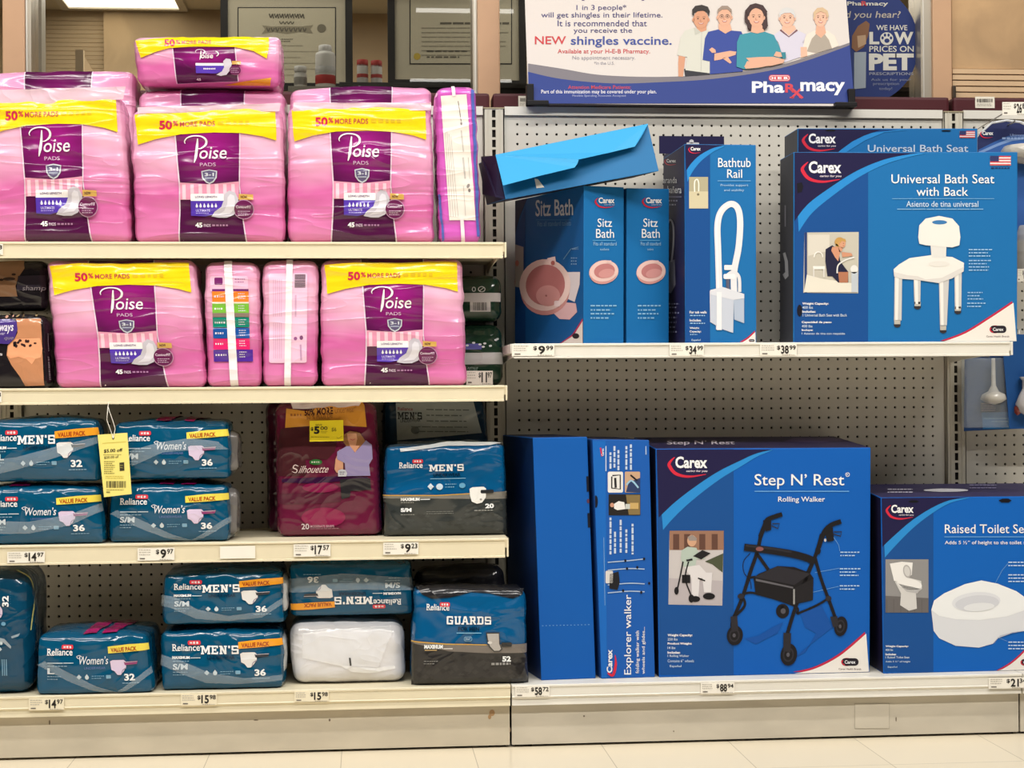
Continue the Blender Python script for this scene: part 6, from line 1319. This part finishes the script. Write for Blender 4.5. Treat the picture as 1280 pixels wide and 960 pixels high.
head(A, 200, 138, 52, 62, S1, 7); A.poly([(140, 110), (138, 72), (160, 46), (205, 38), (248, 52), (262, 84), (254, 122), (246, 96), (226, 78), (180, 82), (154, 92), (150, 118)], 'card 46 38 36', 10); A.mb.build('printed_person', t)
A = sart(z7)      # man in blue jumper, arms folded
A.poly([(212, 420), (228, 270), (250, 225), (330, 206), (410, 216), (480, 222), (500, 260), (490, 500), (262, 520), (262, 430)], 'card 44 66 146', 7); A.poly([(322, 170), (404, 170), (414, 214), (370, 238), (324, 210)], S2, 8); head(A, 364, 124, 48, 62, S2, 9, glasses=True); A.poly([(314, 110), (316, 70), (345, 46), (385, 46), (412, 70), (416, 112), (404, 84), (380, 70), (345, 72), (322, 90)], 'card 150 132 118', 12)
A.poly([(290, 378), (400, 358), (446, 364), (440, 386), (330, 420), (292, 426)], S2, 9); A.poly([(256, 350), (276, 334), (300, 350), (304, 372), (276, 372)], S2, 10); A.poly([(350, 410), (386, 398), (414, 440), (400, 446)], S2, 9); A.stroke([(292, 376), (288, 428)], 4, 'card 36 54 124', 10, False); A.mb.build('printed_person', t)
A = sart(z7)      # man, white hair, pale shirt
A.poly([(700, 250), (760, 208), (860, 208), (930, 240), (910, 330), (890, 400), (780, 438), (740, 300)], 'card 206 200 214', 4); A.poly([(756, 206), (812, 256), (866, 206), (874, 216), (812, 262), (748, 216)], 'card 120 80 84', 6); A.poly([(768, 180), (850, 180), (862, 206), (812, 250), (762, 208)], S3, 5); head(A, 800, 132, 52, 62, S3, 7); A.poly([(746, 130), (744, 96), (766, 64), (800, 56), (840, 68), (854, 104), (852, 136), (842, 108), (820, 94), (780, 96), (758, 108)], 'card 206 204 202', 10); A.mb.build('printed_person', t)
A = sart(z7)      # woman, short fair hair, taupe top
A.poly([(890, 404), (906, 300), (940, 240), (990, 214), (1076, 214), (1130, 250), (1160, 320), (1110, 340), (940, 392)], 'card 228 214 200', 4); A.poly([(936, 360), (972, 270), (1000, 240), (1060, 240), (1090, 280), (1112, 340), (1000, 372)], 'card 168 156 142', 5); A.poly([(1004, 180), (1058, 180), (1070, 230), (1036, 268), (996, 236)], S2, 6); A.poly([(892, 330), (936, 330), (940, 392), (896, 404)], S3, 6); head(A, 1032, 130, 44, 60, S3, 7); A.poly([(984, 140), (982, 90), (1008, 60), (1046, 56), (1080, 80), (1088, 116), (1078, 130), (1066, 96), (1030, 84), (1000, 100), (992, 140)], 'card 206 176 140', 10); A.mb.build('printed_person', t)
A = sart(z7)      # woman in teal, dark wavy hair, arms folded
A.poly([(446, 470), (450, 300), (470, 248), (560, 228), (640, 226), (706, 250), (740, 320), (770, 400), (716, 440), (600, 480), (500, 488)], 'card 52 140 156', 14); HB = 'card 62 40 40'
A.poly([(502, 130), (506, 80), (540, 40), (580, 29), (625, 42), (655, 80), (660, 140), (664, 190), (640, 212), (600, 200), (560, 212), (526, 216), (520, 180), (504, 160)], HB, 15); A.poly([(552, 180), (622, 180), (640, 228), (590, 240), (546, 230)], S2, 16); head(A, 584, 130, 52, 66, S2, 17); A.poly([(528, 120), (540, 80), (580, 62), (620, 78), (640, 120), (660, 90), (630, 46), (580, 32), (540, 44), (512, 90)], HB, 20); A.poly([(526, 160), (520, 200), (544, 216), (550, 190), (536, 170)], HB, 20); A.poly([(640, 160), (664, 186), (650, 212), (626, 206), (630, 180)], HB, 20)
A.poly([(512, 410), (600, 404), (700, 402), (780, 420), (772, 444), (680, 466), (540, 440)], S2, 16); A.poly([(500, 470), (520, 432), (600, 446), (670, 464), (600, 478), (510, 486)], S2, 17); A.poly([(704, 396), (720, 366), (754, 372), (762, 402), (740, 406)], S2, 18); A.poly([(754, 372), (786, 370), (790, 410), (768, 420)], 'card 44 126 140', 18); A.mb.build('printed_person', t)
for x0, x1, nm in ((659, 686, 'l'), (1046, 1070, 'r')):
    m = MB(); a, b = at(x0, 134, Ys-.008), at(x1, 126, Ys-.008)
    if nm == 'l':
        m.box((a.x, Ys-.008, ZTOP), (b.x, Ys+.03, ZTOP+.012), 'card 26 24 26'); m.box((a.x, Ys-.004, ZTOP), (a.x+.018, Ys+.03, ZTOP+.055), 'card 26 24 26')
    else:
        m.box((a.x-.006, Ys-.02, ZTOP), (b.x, Ys+.03, ZTOP+.012), 'card 26 24 26'); m.box((b.x-.018, Ys-.004, ZTOP), (b.x, Ys+.03, ZTOP+.05), 'card 26 24 26')
    m.build('corner_foot', t, bevel=.002)
m = MB(); m.box((at(686, 130, Ys).x, Ys-.003, ZTOP), (at(1046, 130, Ys).x, Ys+.012, ZTOP+.004), 'card 40 36 40'); m.build('base_strip', t)

# ================================================================== ROUND PET SIGN on the pharmacy glass
yp = YG-.004; cx_, cy_, r_ = 1085, 56, 63
c0 = at(cx_, cy_+r_, yp); m = MB()
P = [(cx_+r_*math.cos(k*math.pi/32), cy_+1.14*r_*math.sin(k*math.pi/32)) for k in range(64)]
t = thing('window_sign', 'round blue low pet prices sign on the pharmacy glass right of the vaccine sign', 'sign', c0)
V = [at(x, y, yp) for x, y in P]; b = Vector((0, .002, 0))
m.add(V+[v+b for v in V], [tuple(range(64)), tuple(range(127, 63, -1))]+[(i, (i+1) % 64, (i+1) % 64+64, i+64) for i in range(64)], 'card 36 52 108'); m.build('sign_disc', t)
z4 = zoomtf(960, 0, 4); PC = 'card 206 204 196'
A = Art(MB(), front(yp), z4, .0006, .0003)
A.text('WE HAVE', 541, 126, 696, 152, PC, 2, .012); A.text('L', 506, 160, 556, 222, PC, 2, .04); A.text('W', 630, 160, 726, 222, PC, 2, .04); A.text('PRICES ON', 506, 230, 728, 260, PC, 2, .012); A.text('PET', 504, 268, 728, 352, PC, 2, .05)
A.text('PRESCRIPTIONS', 506, 362, 726, 376, 'card 150 154 170', 2, .01); A.text('Ask us for your', 514, 392, 716, 408, 'card 130 136 160', 2, 0); A.text('prescription', 525, 412, 654, 430, 'card 130 136 160', 2, 0); A.text('today!', 555, 436, 620, 454, 'card 130 136 160', 2, 0); A.mb.build('sign_text', t)
A = Art(MB(), front(yp), z4, .0006, .0003); A.ell(593, 194, 33, 32, PC, 2); DB = 'card 36 52 108'; A.ell(594, 204, 13, 11, DB, 3)
for x, y in ((572, 190), (584, 176), (602, 176), (614, 190)): A.ell(x, y, 6, 8, DB, 3)
A.mb.build('paw_symbol', t)
A = Art(MB(), front(yp), z4, .0006, .0003); A.text('Pharmacy', 395, 8, 600, 34, PC, 2, .02); A.text('R', 466, 6, 496, 30, 'card 190 60 70', 3, .03); A.text('Did you hear?', 330, 56, 660, 100, 'card 176 168 160', 2, .006, shear=.2); A.mb.build('heading', t)
A = Art(MB(), front(yp), z4, .0006, .0003); A.poly([(420, 180), (450, 130), (490, 104), (508, 120), (500, 180), (480, 235), (440, 260), (418, 240)], 'card 128 90 64', 2); A.poly([(445, 180), (488, 175), (490, 220), (450, 240)], 'card 176 146 116', 3); A.poly([(430, 262), (490, 260), (488, 440), (430, 446)], 'card 150 160 170', 2); A.mb.build('dog_picture', t)

# ================================================================== INSIDE THE PHARMACY WINDOW
def diploma(label, x0, x1, y1, Y, inner, style):
    t = thing('framed_certificate', label, 'framed certificate', at((x0+x1)/2, y1, Y), 'framed certificates')
    fr_ = 9; a, b = at(x0, y1, Y), at(x1, -60, Y); wd = fr_/2070*(Y+4.27)
    m = MB(); m.box((a.x+wd*.9, Y+.008, a.z+wd*.9), (b.x-wd*.9, Y+.02, b.z-wd*.9), 'matte 190 182 160'); m.build('mat_board', t)
    m = MB()
    for p, q in (((a.x, a.z), (b.x, a.z+wd)), ((a.x, b.z-wd), (b.x, b.z)), ((a.x, a.z+wd), (a.x+wd, b.z-wd)), ((b.x-wd, a.z+wd), (b.x, b.z-wd))): m.box((p[0], Y, p[1]), (q[0], Y+.022, q[1]), 'card 44 42 40')
    m.build('frame', t)
    ix0, iy0, ix1, iy1 = inner; A = Art(MB(), front(Y+.008), None, .0008, .0004)
    A.rect(ix0, iy0, ix1, iy1, 'card 56 54 52', 1); A.rect(ix0+1.3, iy0+1.3, ix1-1.3, iy1-1.3, 'matte 196 188 164', 2); I = 'matte 110 104 92'
    if style == 1:
        z = zoomtf(320, 0, 3); B = Art(A.mb, front(Y+.008), z, .0020, .0004)
        for k in range(7): B.stroke([(50+k*19, 52), (56+k*19, 66), (62+k*19, 54), (66+k*19, 70)], 5, I, 1)
        for k in range(4): B.stroke([(88+k*14, 80), (94+k*14, 90), (100+k*14, 82)], 4, I, 1)
        B.poly([(22, 95), (60, 100), (115, 98), (170, 100), (215, 94), (204, 110), (214, 126), (165, 120), (115, 128), (65, 120), (22, 128), (34, 110)], 'matte 150 142 122', 1)
        for k in range(9): B.stroke([(40+k*17, 104), (46+k*17, 118), (52+k*17, 106)], 5, I, 2)
        B.ell(246, 107, 17, 16, 'matte 126 120 104', 1); B.lines(95, 146, 140, 2, 8, I, 1, .4)
        for k in range(6): B.lines(-20, 170+k*22, 240, 1, 14, 'matte 170 162 142', 1, .2, k)
    else:
        z = zoomtf(320, 0, 3); B = Art(A.mb, front(Y+.008), z, .0020, .0004)
        B.lines(690, 84, 960, 1, 16, I, 1, .5)
        for k in range(7): B.lines(620, 104+k*17, 960, 1, 12, 'matte 150 142 124', 1, .28, k)
        B.ell(604, 212, 13, 13, 'matte 196 170 80', 1); B.lines(640, 190, 800, 2, 22, I, 1, .25)
    A.mb.build('certificate', t)
diploma('dark framed certificate with banner lettering behind the bottles', 276, 440, 112, .95, (297, 9, 420, 105), 1)
diploma('dark framed certificate behind the middle window post', 485, 657, 108, .95, (512, -30, 640, 80.5), 2)
yc_ = .55
zc_ = at(500, 104, yc_).z
m = MB(); m.box((at(425, 104, yc_).x, yc_, zc_-.5), (at(1150, 104, yc_).x, .9, zc_-.012), 'card 64 64 62'); m.box((at(424, 104, yc_).x, yc_-.01, zc_-.012), (at(1150, 104, yc_).x, .9, zc_), 'card 88 88 86')
struct(m.build('trim_4'))
m = MB(); m.box((at(360, 108, yc_).x, yc_, at(370, 112, yc_).z-.4), (at(425, 108, yc_).x-.002, .8, at(370, 107.5, yc_).z), 'card 180 176 164'); struct(m.build('trim_5'))
zj = at(370, 107.5, yc_).z
def bottle(name, label, px, top, wpx, base_z, prof, mat, capm, lab):
    c = at(px, top, .6); k = (.6+4.27)/2070; R = wpx*k/2; H = c.z-base_z
    t = thing(name, label, 'bottle' if 'bottle' in name else 'jar', (c.x, .6, base_z))
    m = MB(); m.lathe((c.x, .6, base_z), [(R*r, H*z) for r, z in prof], mat, 24); m.build('body', t)
    rr, z0, z1 = capm[1]; m = MB(); m.lathe((c.x, .6, base_z), [(R*rr*.98, H*z0), (R*rr, H*(z0+.01)), (R*rr, H*(z1-.02)), (R*rr*.85, H*z1)], capm[0], 24); m.build('cap', t)
    m = MB()
    for z0, z1, cc in lab: m.lathe((c.x, .6, base_z), [(R*1.012, H*z0), (R*1.015, H*z0+.0002), (R*1.015, H*z1), (R*1.012, H*z1+.0002)], cc, 24)
    if lab: m.build('paper_label', t)
bottle('pill_bottle', 'tall white pill bottle in front of the left framed certificate', 406.5, 57, 25, zj, [(.9, 0), (1, .03), (1, .76), (.92, .82), (.62, .86), (.6, .88)], 'card 222 220 214', ('card 226 224 220', (.66, .87, 1)), [(.1, .3, 'card 180 60 56'), (.34, .5, 'card 206 206 204')])
bottle('pill_jar', 'small white jar standing left of the tall white pill bottle', 375.5, 83, 16, zj, [(.9, 0), (1, .05), (1, .62), (.8, .72), (.8, .76)], 'card 210 208 202', ('card 214 212 206', (.95, .75, 1)), [(.16, .5, 'card 150 146 140')])
bottle('medicine_bottle', 'left one of the two small bottles with red tops on the counter', 453, 75, 14, zc_, [(.95, 0), (1, .03), (1, .8), (.95, .84)], 'card 222 218 212', ('card 176 60 56', (1.0, .74, 1)), [(.3, .44, 'card 190 80 76')])
bottle('medicine_bottle', 'right one of the two small bottles with red tops on the counter', 470.5, 76, 14, zc_, [(.95, 0), (1, .03), (1, .8), (.95, .84)], 'card 222 218 212', ('card 176 60 56', (1.0, .74, 1)), [(.3, .44, 'card 190 80 76')])
# cream shelf end standing at the left, and the ceiling light above it
zq = at(99, 62, 1.5).z
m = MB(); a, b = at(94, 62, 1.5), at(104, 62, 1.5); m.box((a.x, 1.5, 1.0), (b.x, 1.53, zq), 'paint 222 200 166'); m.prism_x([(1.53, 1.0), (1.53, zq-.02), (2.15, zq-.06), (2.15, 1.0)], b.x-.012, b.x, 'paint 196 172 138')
tag(m.build('shelf_end_panel', loc=((a.x+b.x)/2, 1.5, 1.0)), 'cream partition end behind the glass at upper left', 'partition')
a, b = atz(84, 4, ZC), atz(222, 4, ZC); y1 = atz(150, 7.5, ZC).y
t = thing('ceiling_light', 'bright recessed fluorescent ceiling light behind the pharmacy glass', 'ceiling light', ((a.x+b.x)/2, y1-.3, ZC-.012))
m = MB(); m.box((a.x, y1-.62, ZC-.006), (b.x, y1, ZC-.001), 'lamp 255 246 226 3.2'); m.build('diffuser', t)
m = MB()
for p, q in (((a.x-.03, y1), (b.x+.03, y1+.03)), ((a.x-.03, y1-.65), (b.x+.03, y1-.62)), ((a.x-.03, y1-.62), (a.x, y1)), ((b.x, y1-.62), (b.x+.03, y1))): m.box((p[0], p[1], ZC-.012), (q[0], q[1], ZC-.001), 'paint 220 212 194')
m.build('frame', t)
for lx in (-.9, .6): tube_or_fill_lamp(lx, .62, ZC-.03, 1.1, .3, 6.5); tube_or_fill_lamp(lx, 1.6, ZC-.03, 1.1, .3, 9)  # added unseen fill lamps, brightening the certificates and the wall behind
